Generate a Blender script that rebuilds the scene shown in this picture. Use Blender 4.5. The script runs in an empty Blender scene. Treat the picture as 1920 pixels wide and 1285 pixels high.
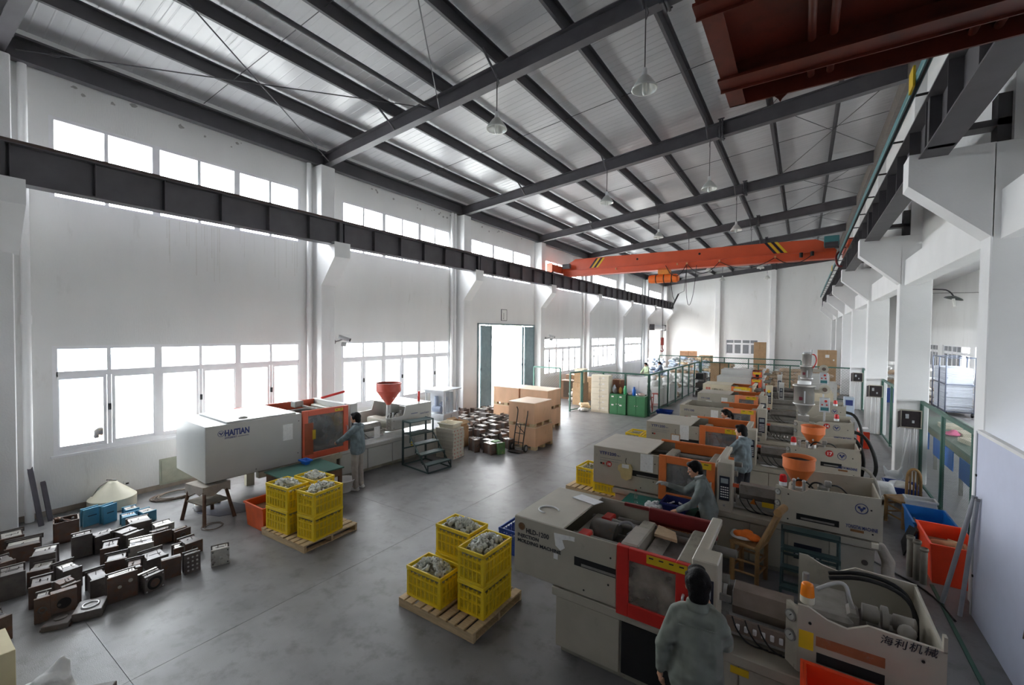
import bpy, math, random
from mathutils import Vector as V, Matrix, Euler
random.seed(7)
R=math.radians; PI=math.pi
S=bpy.context.scene; COL=S.collection
# ---------------------------------------------------------------- camera, world, light, exposure
cd=bpy.data.cameras.new('camera'); cam=bpy.data.objects.new('camera',cd); COL.objects.link(cam); S.camera=cam
cd.sensor_width=36; cd.lens=36*817.65/1920; cd.clip_end=300
fw=V((-0.55543933,0.83118126,-0.0249974)); rt=V((0.83125615,0.55579604,0.01019664)); up=V((-0.02236871,0.01511563,0.99963551))
cam.matrix_world=Matrix(((rt.x,up.x,-fw.x,11.3984),(rt.y,up.y,-fw.y,0),(rt.z,up.z,-fw.z,3.4524),(0,0,0,1)))
W=bpy.data.worlds.new('world'); S.world=W; W.use_nodes=True
bg=W.node_tree.nodes['Background']; bg.inputs[0].default_value=(.97,.975,1,1); bg.inputs[1].default_value=18.0
vs=S.view_settings; vs.view_transform='Standard'; vs.look='None'; vs.gamma=1; vs.exposure=0.25
try: vs.use_curve_mapping=False
except Exception: pass
S.cycles.max_bounces=14; S.cycles.diffuse_bounces=8; S.cycles.glossy_bounces=4; S.cycles.transparent_max_bounces=16
def portal(c,sx,sy,rot):
    l=bpy.data.lights.new('window_portal','AREA'); l.shape='RECTANGLE'; l.size=sx; l.size_y=sy; l.cycles.is_portal=True
    o=bpy.data.objects.new('window_portal',l); o.location=c; o.rotation_euler=rot; COL.objects.link(o)
# ---------------------------------------------------------------- helpers
class MB:
    def __init__(s): s.v=[]; s.f=[]; s.mi=[]; s.sm=[]; s.m=0
    def add(s,vs,fs,sm=False,T=None):
        n=len(s.v); s.v+= [tuple(T@V(p)) if T else tuple(p) for p in vs]
        for f in fs: s.f.append(tuple(i+n for i in f)); s.mi.append(s.m); s.sm.append(sm)
        return s
    def box(s,x0,x1,y0,y1,z0,z1,c=0,T=None):
        if x0>x1:x0,x1=x1,x0
        if y0>y1:y0,y1=y1,y0
        if z0>z1:z0,z1=z1,z0
        if c<=0:
            return s.add([(x,y,z) for z in (z0,z1) for y in (y0,y1) for x in (x0,x1)],[(0,2,3,1),(4,5,7,6),(0,1,5,4),(2,6,7,3),(0,4,6,2),(1,3,7,5)],T=T)
        c=min(c,(x1-x0)*.45,(y1-y0)*.45,(z1-z0)*.45)
        cx,cy,cz=(x0+x1)/2,(y0+y1)/2,(z0+z1)/2; h=((x1-x0)/2,(y1-y0)/2,(z1-z0)/2)
        vs=[]; id={}
        for a in (-1,1):
            for b in (-1,1):
                for d in (-1,1):
                    g=(a,b,d)
                    for k in range(3):
                        p=[g[i]*(h[i]-(c if i!=k else 0)) for i in range(3)]
                        id[(a,b,d,k)]=len(vs); vs.append((cx+p[0],cy+p[1],cz+p[2]))
        fs=[]
        for k in range(3):
            i,j=(k+1)%3,(k+2)%3
            for sg in (-1,1):
                q=[]
                for (p_,q_) in ((-1,-1),(1,-1),(1,1),(-1,1)):
                    g=[0,0,0]; g[k]=sg; g[i]=p_; g[j]=q_; q.append(id[(*g,k)])
                fs.append(tuple(q if sg>0 else q[::-1]))
        for k in range(3):
            i,j=(k+1)%3,(k+2)%3
            for p_ in (-1,1):
                for q_ in (-1,1):
                    g0=[0,0,0]; g0[i]=p_; g0[j]=q_; g1=list(g0); g0[k]=-1; g1[k]=1
                    q=[id[(*g0,i)],id[(*g1,i)],id[(*g1,j)],id[(*g0,j)]]
                    fs.append(tuple(q if p_*q_<0 else q[::-1]))
        for a in (-1,1):
            for b in (-1,1):
                for d in (-1,1):
                    q=[id[(a,b,d,k)] for k in range(3)]
                    fs.append(tuple(q if a*b*d>0 else q[::-1]))
        return s.add(vs,fs,T=T)
    def cyl(s,p0,p1,r0,r1=None,n=10,cap=True,sm=True):
        r1=r0 if r1 is None else r1
        p0=V(p0);p1=V(p1);d=(p1-p0).normalized(); u=d.orthogonal().normalized(); w=d.cross(u)
        vs=[];
        for p,r in ((p0,r0),(p1,r1)):
            for i in range(n):
                a=2*PI*i/n; vs.append(p+u*(r*math.cos(a))+w*(r*math.sin(a)))
        s.add(vs,[(i,(i+1)%n,n+(i+1)%n,n+i) for i in range(n)],sm)
        if cap:
            s.add(vs[:n],[tuple(range(n))[::-1]]); s.add(vs[n:],[tuple(range(n))])
        return s
    def pipe(s,p0,p1,ro,ri,n=10):
        p0=V(p0);p1=V(p1);d=(p1-p0).normalized(); u=d.orthogonal().normalized(); w=d.cross(u); vs=[]
        for p,r in ((p0,ro),(p1,ro),(p1,ri),(p0,ri)):
            for i in range(n):
                a=2*PI*i/n; vs.append(p+u*(r*math.cos(a))+w*(r*math.sin(a)))
        fs=[]
        for k in range(4):
            for i in range(n): fs.append((k*n+i,k*n+(i+1)%n,((k+1)%4)*n+(i+1)%n,((k+1)%4)*n+i))
        return s.add(vs,fs,n>6)
    def tube(s,pts,r,n=6,closed=False):
        pts=[V(p) for p in pts]
        if 4<=len(pts)<=12 and not closed and n>4:
            for _ in range(2): pts=[pts[0]]+[q for a,b in zip(pts,pts[1:]) for q in (a*.75+b*.25,a*.25+b*.75)]+[pts[-1]]
        m=len(pts); vs=[]; u=None
        for k,p in enumerate(pts):
            a=pts[k-1] if (k>0 or closed) else p; b=pts[(k+1)%m] if (k<m-1 or closed) else p
            d=(b-a).normalized()
            if u is None: u=d.orthogonal().normalized()
            else: u=(u-d*u.dot(d)); u=u.normalized() if u.length>1e-6 else d.orthogonal().normalized()
            w=d.cross(u)
            for i in range(n):
                t=2*PI*i/n; vs.append(p+u*(r*math.cos(t))+w*(r*math.sin(t)))
        fs=[]
        for k in range(m if closed else m-1):
            k2=(k+1)%m
            for i in range(n): fs.append((k*n+i,k*n+(i+1)%n,k2*n+(i+1)%n,k2*n+i))
        if not closed: fs+= [tuple(range(n))[::-1],tuple((m-1)*n+i for i in range(n))]
        return s.add(vs,fs,True)
    def lathe(s,prof,c=(0,0,0),n=20,sm=True,T=None):
        vs=[];k=len(prof)
        for r,z in prof:
            for i in range(n):
                a=2*PI*i/n; vs.append((c[0]+r*math.cos(a),c[1]+r*math.sin(a),c[2]+z))
        return s.add(vs,[(j*n+i,j*n+(i+1)%n,(j+1)*n+(i+1)%n,(j+1)*n+i) for j in range(k-1) for i in range(n)],sm,T)
    def prism(s,poly,ax,a0,a1):
        def mk(p,q,a): return ((a,p,q),(p,a,q),(p,q,a))[ax]
        n=len(poly); vs=[mk(p,q,a) for a in (a0,a1) for p,q in poly]
        ar=sum(poly[i][0]*poly[(i+1)%n][1]-poly[(i+1)%n][0]*poly[i][1] for i in range(n))
        if (ar>0)==(ax!=1): r=1
        else: r=-1
        A=tuple(range(n)); fs=[A[::-r],tuple(i+n for i in A)[::r]]
        for i in range(n):
            j=(i+1)%n; q=(i,j,j+n,i+n); fs.append(q if r>0 else q[::-1])
        return s.add(vs,fs)
    def plate(s,poly,ax,a,flip=False):
        def mk(p,q): return ((a,p,q),(p,a,q),(p,q,a))[ax]
        return s.add([mk(*p) for p in poly],[tuple(range(len(poly)))[::-1 if flip else 1]])
    def sph(s,c,r,n=10,m=6,T=None):
        r=(r,r,r) if not isinstance(r,(tuple,list)) else r
        vs=[(c[0],c[1],c[2]-r[2])]
        for j in range(1,m):
            b=-PI/2+PI*j/m
            for i in range(n):
                a=2*PI*i/n; vs.append((c[0]+r[0]*math.cos(b)*math.cos(a),c[1]+r[1]*math.cos(b)*math.sin(a),c[2]+r[2]*math.sin(b)))
        vs.append((c[0],c[1],c[2]+r[2])); L=len(vs)-1
        fs=[(0,1+(i+1)%n,1+i) for i in range(n)]
        for j in range(m-2):
            for i in range(n): fs.append((1+j*n+i,1+j*n+(i+1)%n,1+(j+1)*n+(i+1)%n,1+(j+1)*n+i))
        fs+=[(L,1+(m-2)*n+i,1+(m-2)*n+(i+1)%n) for i in range(n)]
        return s.add(vs,fs,True,T)
    def cap(s,p0,p1,r0,r1):
        s.cyl(p0,p1,r0,r1,10); s.sph(p0,r0*.999,10,6); return s.sph(p1,r1*.999,10,6)
    def mesh(s,name,mats):
        me=bpy.data.meshes.new(name); me.from_pydata(s.v,[],s.f)
        for m in (mats if isinstance(mats,(list,tuple)) else [mats]): me.materials.append(m)
        me.polygons.foreach_set('material_index',s.mi); me.polygons.foreach_set('use_smooth',s.sm); me.update(); return me
def B(*a,**k): return MB().box(*a,**k)
def obj(name,mb,mats,parent=None,loc=None,rot=None):
    me=mb.mesh(name,mats) if isinstance(mb,MB) else mb
    o=bpy.data.objects.new(name,me); COL.objects.link(o)
    if parent: o.parent=parent
    if loc is not None: o.location=loc
    if rot is not None: o.rotation_euler=rot if not isinstance(rot,(int,float)) else (0,0,rot)
    return o
def tag(o,label=None,cat=None,group=None,kind=None):
    if label: o['label']=label
    if cat: o['category']=cat
    if group: o['group']=group
    if kind: o['kind']=kind
    return o
def thing(name,label,cat,loc=(0,0,0),rot=0,group=None):
    o=bpy.data.objects.new(name,None); COL.objects.link(o); o.location=loc; o.empty_display_size=.1
    o.rotation_euler=(0,0,rot) if isinstance(rot,(int,float)) else rot
    return tag(o,label,cat,group)
def dup(r,loc,rot=0,label=None,group=None):
    def cp(o,par):
        c=o.copy(); COL.objects.link(c)
        if par: c.parent=par
        for k in KIDS.get(o.name,()) : cp(k,c)
        return c
    KIDS={}
    def walk(o):
        KIDS[o.name]=list(o.children)
        for k in o.children: walk(k)
    walk(r); c=cp(r,None); c.location=loc; c.rotation_euler=(0,0,rot) if isinstance(rot,(int,float)) else rot
    return tag(c,label,None,group)
def struct(name,mb,m,parent=None,loc=None):
    o=obj(name,mb,m,parent,loc)
    if not parent: o['kind']='structure'
    return o
# ---------------------------------------------------------------- materials
MC={}
def lin(c): return tuple(((x/12.92) if x<=.04045 else ((x+.055)/1.055)**2.4) for x in c)
def mat(name,c,rough=.5,metal=0,var=.12,scale=6,bump=0,bs=80,bd=.02,bdet=4,c2=None,lo=.55,hi=.7,spec=.5,stretch=None,emit=0):
    if name in MC: return MC[name]
    m=bpy.data.materials.new(name); m.use_nodes=True; N=m.node_tree.nodes; L=m.node_tree.links; b=N['Principled BSDF']
    c=lin(c); b.inputs['Roughness'].default_value=rough; b.inputs['Metallic'].default_value=metal; b.inputs['Specular IOR Level'].default_value=spec
    tc=N.new('ShaderNodeTexCoord'); src=tc.outputs['Object']
    if stretch:
        mp=N.new('ShaderNodeMapping'); mp.inputs['Scale'].default_value=stretch; L.new(src,mp.inputs[0]); src=mp.outputs[0]
    nz=N.new('ShaderNodeTexNoise'); nz.inputs['Scale'].default_value=scale; nz.inputs['Detail'].default_value=6; L.new(src,nz.inputs[0])
    rp=N.new('ShaderNodeValToRGB'); e=rp.color_ramp.elements
    e[0].position=.3; e[1].position=.7
    e[0].color=(*[x*(1-var) for x in c],1); e[1].color=(*[min(1,x*(1+var)) for x in c],1)
    L.new(nz.outputs[0],rp.inputs[0]); out=rp.outputs[0]
    if c2:
        c2=lin(c2); n2=N.new('ShaderNodeTexNoise'); n2.inputs['Scale'].default_value=scale*1.7; n2.inputs['Detail'].default_value=9; n2.inputs['Roughness'].default_value=.65; L.new(src,n2.inputs[0])
        r2=N.new('ShaderNodeMapRange'); r2.inputs[1].default_value=lo; r2.inputs[2].default_value=hi; L.new(n2.outputs[0],r2.inputs[0])
        mx=N.new('ShaderNodeMix'); mx.data_type='RGBA'; L.new(r2.outputs[0],mx.inputs[0]); L.new(out,mx.inputs[6]); mx.inputs[7].default_value=(*c2,1); out=mx.outputs[2]
    L.new(out,b.inputs['Base Color'])
    if emit: L.new(out,b.inputs['Emission Color']); b.inputs['Emission Strength'].default_value=emit
    if bump:
        n3=N.new('ShaderNodeTexNoise'); n3.inputs['Scale'].default_value=bs; n3.inputs['Detail'].default_value=bdet; L.new(src,n3.inputs[0])
        bp=N.new('ShaderNodeBump'); bp.inputs['Strength'].default_value=bump; bp.inputs['Distance'].default_value=bd; L.new(n3.outputs[0],bp.inputs['Height']); L.new(bp.outputs[0],b.inputs['Normal'])
    MC[name]=m; return m
def glass(name,tint=(1,1,1),gloss=.08,rough=.02,alpha=0,acol=(.5,.5,.5)):
    m=bpy.data.materials.new(name); m.use_nodes=True; N=m.node_tree.nodes; L=m.node_tree.links
    o=N['Material Output']; N.remove(N['Principled BSDF'])
    t=N.new('ShaderNodeBsdfTransparent'); t.inputs[0].default_value=(*tint,1); g=N.new('ShaderNodeBsdfGlossy'); g.inputs['Roughness'].default_value=rough
    mx=N.new('ShaderNodeMixShader'); mx.inputs[0].default_value=gloss; L.new(t.outputs[0],mx.inputs[1]); L.new(g.outputs[0],mx.inputs[2]); out=mx.outputs[0]
    if alpha:
        d=N.new('ShaderNodeBsdfDiffuse'); d.inputs[0].default_value=(*acol,1); nz=N.new('ShaderNodeTexNoise'); nz.inputs['Scale'].default_value=5; nz.inputs['Detail'].default_value=7
        r=N.new('ShaderNodeMapRange'); r.inputs[1].default_value=.35;r.inputs[2].default_value=.75;r.inputs[3].default_value=alpha*.4;r.inputs[4].default_value=min(1,alpha*1.6); tc=N.new('ShaderNodeTexCoord'); L.new(tc.outputs['Object'],nz.inputs[0]); L.new(nz.outputs[0],r.inputs[0])
        m2=N.new('ShaderNodeMixShader'); L.new(r.outputs[0],m2.inputs[0]); L.new(out,m2.inputs[1]); L.new(d.outputs[0],m2.inputs[2]); out=m2.outputs[0]
    L.new(out,o.inputs[0]); return m
plaster=mat('white_plaster',(.93,.93,.925),.85,0,.03,1.2,.15,40,c2=(.80,.79,.77),lo=.62,hi=.85,stretch=(1,1,.25))
plaster2=mat('white_column_paint',(.93,.93,.93),.75,0,.03,1.5,.1,40)
concrete=mat('floor_concrete',(.49,.485,.485),.36,0,.14,2.2,.14,120,c2=(.36,.35,.345),lo=.5,hi=.78,spec=.5)
joint=mat('floor_joint',(.30,.30,.30),.9)
steel=mat('grey_roof_steel',(.36,.35,.365),.45,0,.12,3,spec=.45)
steelD=mat('dark_roof_steel',(.29,.285,.30),.5,0,.12,3)
roofm=mat('roof_sheet',(.80,.80,.81),.24,0,.05,.8,.04,30,spec=.6,stretch=(.2,3,1))
winw=mat('white_window_frame',(.95,.95,.96),.4,0,.02)
pane=glass('window_glass',(.97,.99,1),.06)
beige=mat('beige_machine_paint',(.695,.67,.61),.42,0,.06,4,.03,60,c2=(.54,.52,.47),lo=.62,hi=.85)
beige2=mat('cream_machine_paint',(.80,.76,.66),.42,0,.06,4,c2=(.6,.56,.48),lo=.64,hi=.85)
greyp=mat('light_grey_machine_paint',(.74,.74,.725),.35,0,.03,3)
bedm=mat('machine_bed_paint',(.60,.585,.53),.45,0,.12,5,c2=(.36,.34,.30),lo=.55,hi=.8)
dark=mat('dark_opening',(.09,.09,.095),.7,0,.2)
orange=mat('orange_paint',(.88,.47,.24),.4,0,.07,5,c2=(.65,.33,.18),lo=.65,hi=.85)
orangeR=mat('red_orange_paint',(.84,.37,.25),.4,0,.07,5)
redp=mat('red_paint',(.80,.17,.14),.4,0,.08,5)
dred=mat('maroon_paint',(.47,.14,.14),.45,0,.12,6)
steelB=mat('bright_steel',(.78,.78,.78),.28,.55,.1,8)
steelG=mat('grey_metal',(.55,.54,.52),.4,.25,.15,8,c2=(.38,.34,.30),lo=.55,hi=.8)
oily=mat('oily_dark_metal',(.33,.31,.29),.35,.2,.25,10,c2=(.42,.28,.16),lo=.58,hi=.75)
greasy=mat('grease_brown',(.62,.40,.17),.5,0,.3,9,c2=(.78,.76,.74),lo=.55,hi=.65)
black=mat('black_plastic',(.07,.07,.075),.45)
navy=mat('keypad_blue',(.13,.15,.22),.4)
white=mat('white_plastic',(.92,.92,.92),.4,0,.04)
paper=mat('white_paper',(.93,.93,.92),.8,0,.05,20,c2=(.72,.72,.72),lo=.58,hi=.7)
yel=mat('yellow_label',(.86,.72,.13),.5,0,.05)
inkB=mat('blue_print',(.16,.22,.47),.5,0,0); inkK=mat('dark_print',(.13,.14,.18),.5,0,0); inkR=mat('red_print',(.75,.2,.17),.5,0,0); inkBr=mat('brown_print',(.50,.33,.17),.5)
yplas=mat('yellow_crate_plastic',(.96,.83,.16),.42,0,.08,4)
bplas=mat('blue_plastic',(.13,.27,.62),.4,0,.1); lbplas=mat('light_blue_plastic',(.10,.43,.74),.4,0,.1)
rplas=mat('red_orange_plastic',(.92,.27,.13),.4,0,.08); oplas=mat('orange_tub_plastic',(.86,.36,.14),.45,0,.12)
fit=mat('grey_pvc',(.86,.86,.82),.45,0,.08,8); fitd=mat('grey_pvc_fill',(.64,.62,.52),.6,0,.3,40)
wood=mat('pale_pallet_wood',(.78,.68,.53),.7,0,.15,6,.1,60,stretch=(1,6,6))
ply=mat('plywood',(.86,.68,.54),.6,0,.1,3,c2=(.72,.53,.39),lo=.6,hi=.85,stretch=(1,1,.35))
oldw=mat('old_brown_wood',(.40,.29,.22),.75,0,.25,7,.2,60,stretch=(5,5,1))
bamboo=mat('bamboo',(.60,.46,.29),.5,0,.2,9,c2=(.40,.29,.18),lo=.6,hi=.8)
rust=mat('rusty_steel',(.40,.33,.295),.5,.1,.25,7,.15,60,c2=(.47,.30,.20),lo=.5,hi=.72)
rust2=mat('dark_steel_plate',(.40,.375,.365),.42,.12,.25,8,c2=(.38,.25,.17),lo=.58,hi=.75)
rustL=mat('worn_light_steel',(.74,.73,.70),.3,.25,.2,10,c2=(.36,.26,.2),lo=.55,hi=.75)
mblue=mat('blue_mould_paint',(.33,.57,.68),.5,0,.1,6)
greenst=mat('dark_green_steel',(.22,.30,.30),.45,0,.1); fgreen=mat('fence_green',(.22,.38,.33),.5,0,.12)
cabgreen=mat('cabinet_green',(.26,.50,.34),.45,0,.06); doorg=mat('door_green',(.50,.58,.60),.5,0,.1)
gtop=mat('green_bench_top',(.12,.42,.38),.35,0,.08); cream=mat('cream_locker',(.88,.85,.77),.5,0,.03)
crane=mat('crane_orange',(.81,.33,.19),.42,0,.06,2); cranD=mat('crane_red_lead',(.37,.15,.10),.42,0,.25,4,c2=(.24,.10,.08),lo=.5,hi=.8)
card=mat('cardboard',(.71,.58,.44),.8,0,.1,4); card2=mat('dark_cardboard',(.52,.40,.31),.8,0,.12,4)
sackw=mat('white_sack',(.87,.87,.86),.7,0,.08,4,.25,25); sackt=mat('tan_sack',(.72,.63,.54),.8,0,.12,4,.25,25); sackb=mat('pale_blue_sack',(.78,.82,.88),.7,0,.12,5,.25,25); sacko=mat('orange_sack',(.88,.78,.64),.7,0,.1,5,.25,25)
jack=mat('grey_work_jacket',(.47,.50,.49),.85,0,.12,7,1,5,bd=.16,bdet=1.5); jackb=mat('grey_blue_work_jacket',(.45,.505,.53),.85,0,.12,7,1,5,bd=.16,bdet=1.5)
trou=mat('khaki_trousers',(.66,.63,.60),.85,0,.08,6,1,5,bd=.12,bdet=1.5); trod=mat('dark_trousers',(.20,.21,.24),.85,0,.1,6,1,7,bd=.06)
skin=mat('skin',(.80,.60,.48),.5,0,.05,10); hairm=mat('black_hair',(.05,.045,.05),.6,0,.3,40,.4,90,spec=.2); shoe=mat('white_shoe',(.86,.86,.86),.5,0,.05); lip=mat('lip',(.62,.36,.32),.5); glove=mat('grey_glove',(.62,.62,.61),.8,0,.1,20,.3,60)
grey=mat('mid_grey_paint',(.55,.55,.56),.5,0,.08); greyL=mat('pale_grey_paint',(.76,.77,.78),.5,0,.05); rubber=mat('black_rubber',(.10,.10,.105),.55)
teal=mat('teal_conductor_rail',(.32,.52,.54),.45,0,.08,3); tealb=mat('teal_paint',(.22,.45,.47),.45)
stain=mat('stainless',(.72,.71,.69),.25,.55,.06,3,c2=(.70,.55,.30),lo=.62,hi=.85)
orag=mat('orange_cloth',(.95,.47,.15),.8,0,.1,9,.4,30); cloth=mat('dirty_cloth',(.70,.67,.63),.9,0,.15,6,.4,30); plasf=mat('translucent_plastic_film',(.86,.87,.88),.3,0,.06,8,.4,20)
partit=mat('bluish_white_panel',(.80,.82,.90),.6,0,.02); mirror_=mat('lamp_aluminium',(.86,.86,.84),.3,.25,.05); bulb=mat('frosted_lamp_glass',(.9,.9,.88),.2,0,.02)
pink=mat('pink_cloth',(.95,.45,.65),.8); leaf=mat('tree_leaves',(.62,.70,.55),.8,0,.3,12); pave=mat('outside_paving',(.72,.72,.70),.9,0,.08,2); bldg=mat('outside_building',(.62,.68,.73),.8,0,.06); beacO=mat('orange_beacon_glass',(.95,.52,.12),.15,0,.05); beacR=mat('red_beacon_glass',(.80,.12,.13),.2,0,.05)  # leaf colour made pale to imitate overexposed foliage
meshg=mat('galvanised_mesh',(.34,.42,.39),.5,.3,.1); winglass=glass('machine_window',(.75,.76,.74),.10,.06,.40,(.33,.33,.34)); brownwin=glass('dirty_machine_window',(.6,.56,.52),.12,.06,.62,(.38,.33,.28)); clearp=glass('clear_plastic_bottle',(.95,.97,.97),.22,.05)
# ---------------------------------------------------------------- text
FC=bpy.data.curves.new('lettering_font','FONT')
TS=bpy.data.scenes.new('scratch')
def text_mesh(body,size,depth=.002,align='LEFT',shear=0,bold=0):
    c=bpy.data.curves.new('lettering','FONT'); c.body=body; c.size=size; c.extrude=depth/2; c.align_x=align; c.shear=shear; c.offset=bold; c.resolution_u=2
    o=bpy.data.objects.new('lettering',c); TS.collection.objects.link(o); TS.view_layers[0].update(); dg=TS.view_layers[0].depsgraph
    me=bpy.data.meshes.new_from_object(o.evaluated_get(dg)); me.name='lettering'; TS.collection.objects.unlink(o); bpy.data.objects.remove(o); return me
def lettering(body,size,loc,m,parent=None,rot=(PI/2,0,0),w=None,**k):
    me=text_mesh(body,size,**k)
    if w:
        xs=[v.co.x for v in me.vertices]; me.transform(Matrix.Translation((-min(xs),0,0))); me.transform(Matrix.Diagonal((w/(max(xs)-min(xs)),1,1,1)))
    me=me; me.materials.clear(); me.materials.append(m)
    return obj('lettering',me,None,parent,loc,rot)
# organic shapes: union of rounded solids, fused by a voxel remesh
def fuse(name,mb,voxel,smooth,m,parent=None,loc=None,rot=None):
    me=mb.mesh(name,m); o=bpy.data.objects.new(name,me); TS.collection.objects.link(o)
    r=o.modifiers.new('r','REMESH'); r.mode='VOXEL'; r.voxel_size=voxel; r.use_smooth_shade=True
    if smooth: q=o.modifiers.new('s','SMOOTH'); q.factor=.5; q.iterations=smooth
    TS.view_layers[0].update(); dg=TS.view_layers[0].depsgraph; out=bpy.data.meshes.new_from_object(o.evaluated_get(dg)); out.name=name
    out.materials.clear(); out.materials.append(m); TS.collection.objects.unlink(o); bpy.data.objects.remove(o)
    return obj(name,out,None,parent,loc,rot) if parent is not False else out
# ================================================================ SETTING
def wall_boxes(mb,ax,a0,a1,s0,s1,z0,z1,ops):
    cuts=sorted({s0,s1,*[o[0] for o in ops],*[o[1] for o in ops]})
    for p,q in zip(cuts,cuts[1:]):
        m=(p+q)/2; hs=sorted([(o[2],o[3]) for o in ops if o[0]<m<o[1]]); z=z0
        for b,t in hs+[(z1,z1)]:
            if b>z+1e-4:
                if ax==0: mb.box(a0,a1,p,q,z,b)
                else: mb.box(p,q,a0,a1,z,b)
            z=max(z,t)
    return mb
ZL0,ZL1,ZU0,ZU1=1.077,3.103,5.80,7.28
WY=lambda k:(1.946+6*k,6.681+6*k)
ops=[]
for k in range(-1,7):
    a,b=WY(k); ops.append((a,b,ZU0,ZU1))
    if k==-1: continue  # bay out of view: upper window only, added to light the foreground
    if k==2: ops.append((14.5,19.0,0,3.74))
    elif k==6: ops.append((38.9,42.4,0,3.70))
    else: ops.append((a,b,ZL0,ZL1))
wl=struct('wall_left',wall_boxes(MB(),0,-.24,0,-7,44,0,8.60,ops),plaster)
wn=[0]
def window(y0,y1,z0,z1,rows,x=-.04,flip=1,gm=None,ax=0,cols=6):
    wn[0]+=1; m=MB(); d=.035
    def bx(a0,a1,b0,b1,t=d):
        if ax==0: m.box(x-t,x+t,a0,a1,b0,b1)
        else: m.box(a0,a1,x-t,x+t,b0,b1)
    bx(y0,y0+.07,z0,z1); bx(y1-.07,y1,z0,z1); bx(y0+.07,y1-.07,z1-.06,z1); bx(y0+.07,y1-.07,z0,z0+(.08 if rows==2 else .04))
    w=(y1-y0)/cols; tr=z1-.26*(z1-z0) if rows==2 else z1
    if rows==2: bx(y0+.05,y1-.05,tr-.05,tr+.05)
    for i in range(1,cols):
        t=.065 if i%2==0 else .03
        bx(y0+i*w-t,y0+i*w+t,z0+.035,z1-.05,d*.9 if i%2==0 else d*.7)
    if rows==2:
        for i in range(cols):
            a,b=y0+i*w+.04,y0+(i+1)*w-.04
            bx(a,b,z0+.06,z0+.15,d*.6); bx(a,b,tr-.10,tr-.05,d*.6); bx(a,a+.05,z0+.15,tr-.1,d*.6); bx(b-.05,b,z0+.15,tr-.1,d*.6)
    if ax==0 and flip>0: (m.box(-.06,.03,y0-.04,y1+.04,z0-.04,z0) if rows==2 else None)
    o=struct('window_%d'%wn[0],m,winw)
    for i in range(cols):
        for (a,b) in ([(z0+.06,tr-.05),(tr+.05,z1-.05)] if rows==2 else [(z0+.03,z1-.05)]):
            p=MB()
            g=gm(i) if gm else pane
            if ax==0: p.box(x-.003,x+.003,y0+i*w+.03,y0+(i+1)*w-.03,a,b)
            else: p.box(y0+i*w+.03,y0+(i+1)*w-.03,x-.003,x+.003,a,b)
            obj('pane',p,g,o)
    if rows==2 and ax==0:
        for i in (1,3,5): obj('latch',B(x+.03,x+.06,y0+i*w-.02,y0+i*w+.02,z0+.75,z0+.87),black,o)
    return o
for k in range(-1,7):
    a,b=WY(k); window(a,b,ZU0,ZU1,1); portal((-.3,(a+b)/2,(ZU0+ZU1)/2),1.48,4.7,(0,-PI/2,0))
    if k not in (-1,2,6): window(a,b,ZL0,ZL1,2); portal((-.3,(a+b)/2,(ZL0+ZL1)/2),2.0,4.7,(0,-PI/2,0))
portal((-.3,16.75,1.87),3.7,4.5,(0,-PI/2,0)); portal((-.3,40.65,1.85),3.7,3.5,(0,-PI/2,0))
# columns of the left wall with corbels, downpipes
for k in range(-1,7):
    y=7.03+6*k
    c=obj('column',MB().box(0,.42,y,y+.42,0,7.95,.015),plaster2,wl)
    obj('corbel',MB().prism([(.40,4.653),(1.02,5.40),(1.02,5.80),(.40,5.80)],1,y+.0,y+.48),plaster2,c)
    if k in (0,1,3,5):
        for dy in ((-.16,) if k!=1 else (-.16,-.32)):
            d=obj('downpipe',MB().cyl((.1,y+dy,0),(.1,y+dy,8.0),.06,n=12),plaster2,wl)
            obj('pipe_collar',MB().cyl((.1,y+dy,3.9),(.1,y+dy,4.05),.072,n=12),plaster2,d)
d=obj('downpipe',MB().cyl((.1,1.62,0),(.1,1.62,8.0),.06,n=12),plaster2,wl); obj('pipe_collar',MB().cyl((.1,1.62,3.5),(.1,1.62,3.65),.072,n=12),plaster2,d)
# back wall
BY=44.0
bw=struct('wall_back',wall_boxes(MB(),1,BY,BY+.24,-.24,18.2,0,10.4,[(5.5,8.1,1.55,2.95)]),plaster)
greyg=mat('grey_window_pane',(.52,.53,.55),.2,0,.08)
window(5.5,8.1,1.55,2.95,2,x=BY+.08,flip=0,gm=lambda i:greyg,ax=1,cols=4)
for x in (4.58,8.95): obj('pilaster',B(x,x+.42,BY-.25,BY,0,8.1+.115*x,.01),plaster2,bw)
fr=struct('wall_front',B(-.24,18.2,-7.2,-7,0,10.4),mat('grey_front_wall',(.72,.715,.70),.9))
# right row of columns, beams, upper wall
wr=struct('wall_right',MB().box(13.62,13.8,-7,BY,5.2,10.3),plaster)
for k in range(-2,7):
    y=7.64+6*k
    c=obj('column',MB().box(13.26,13.83,y,y+.38,0,5.8,.012).box(13.42,13.83,y,y+.38,5.8,9.6),plaster2,wr)
    obj('corbel',MB().prism([(13.28,4.653),(12.49,5.40),(12.49,5.80),(13.28,5.80)],1,y,y+.38),plaster2,c)
    obj('longitudinal_beam',B(13.34,13.62,y+.38,y+6,4.63,5.22),plaster2,wr)
    obj('rail_bracket',MB().box(12.9,13.42,y+.08,y+.3,6.02,6.1).box(13.3,13.42,y+.08,y+.3,5.8,6.4),steelD,wr)
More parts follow.
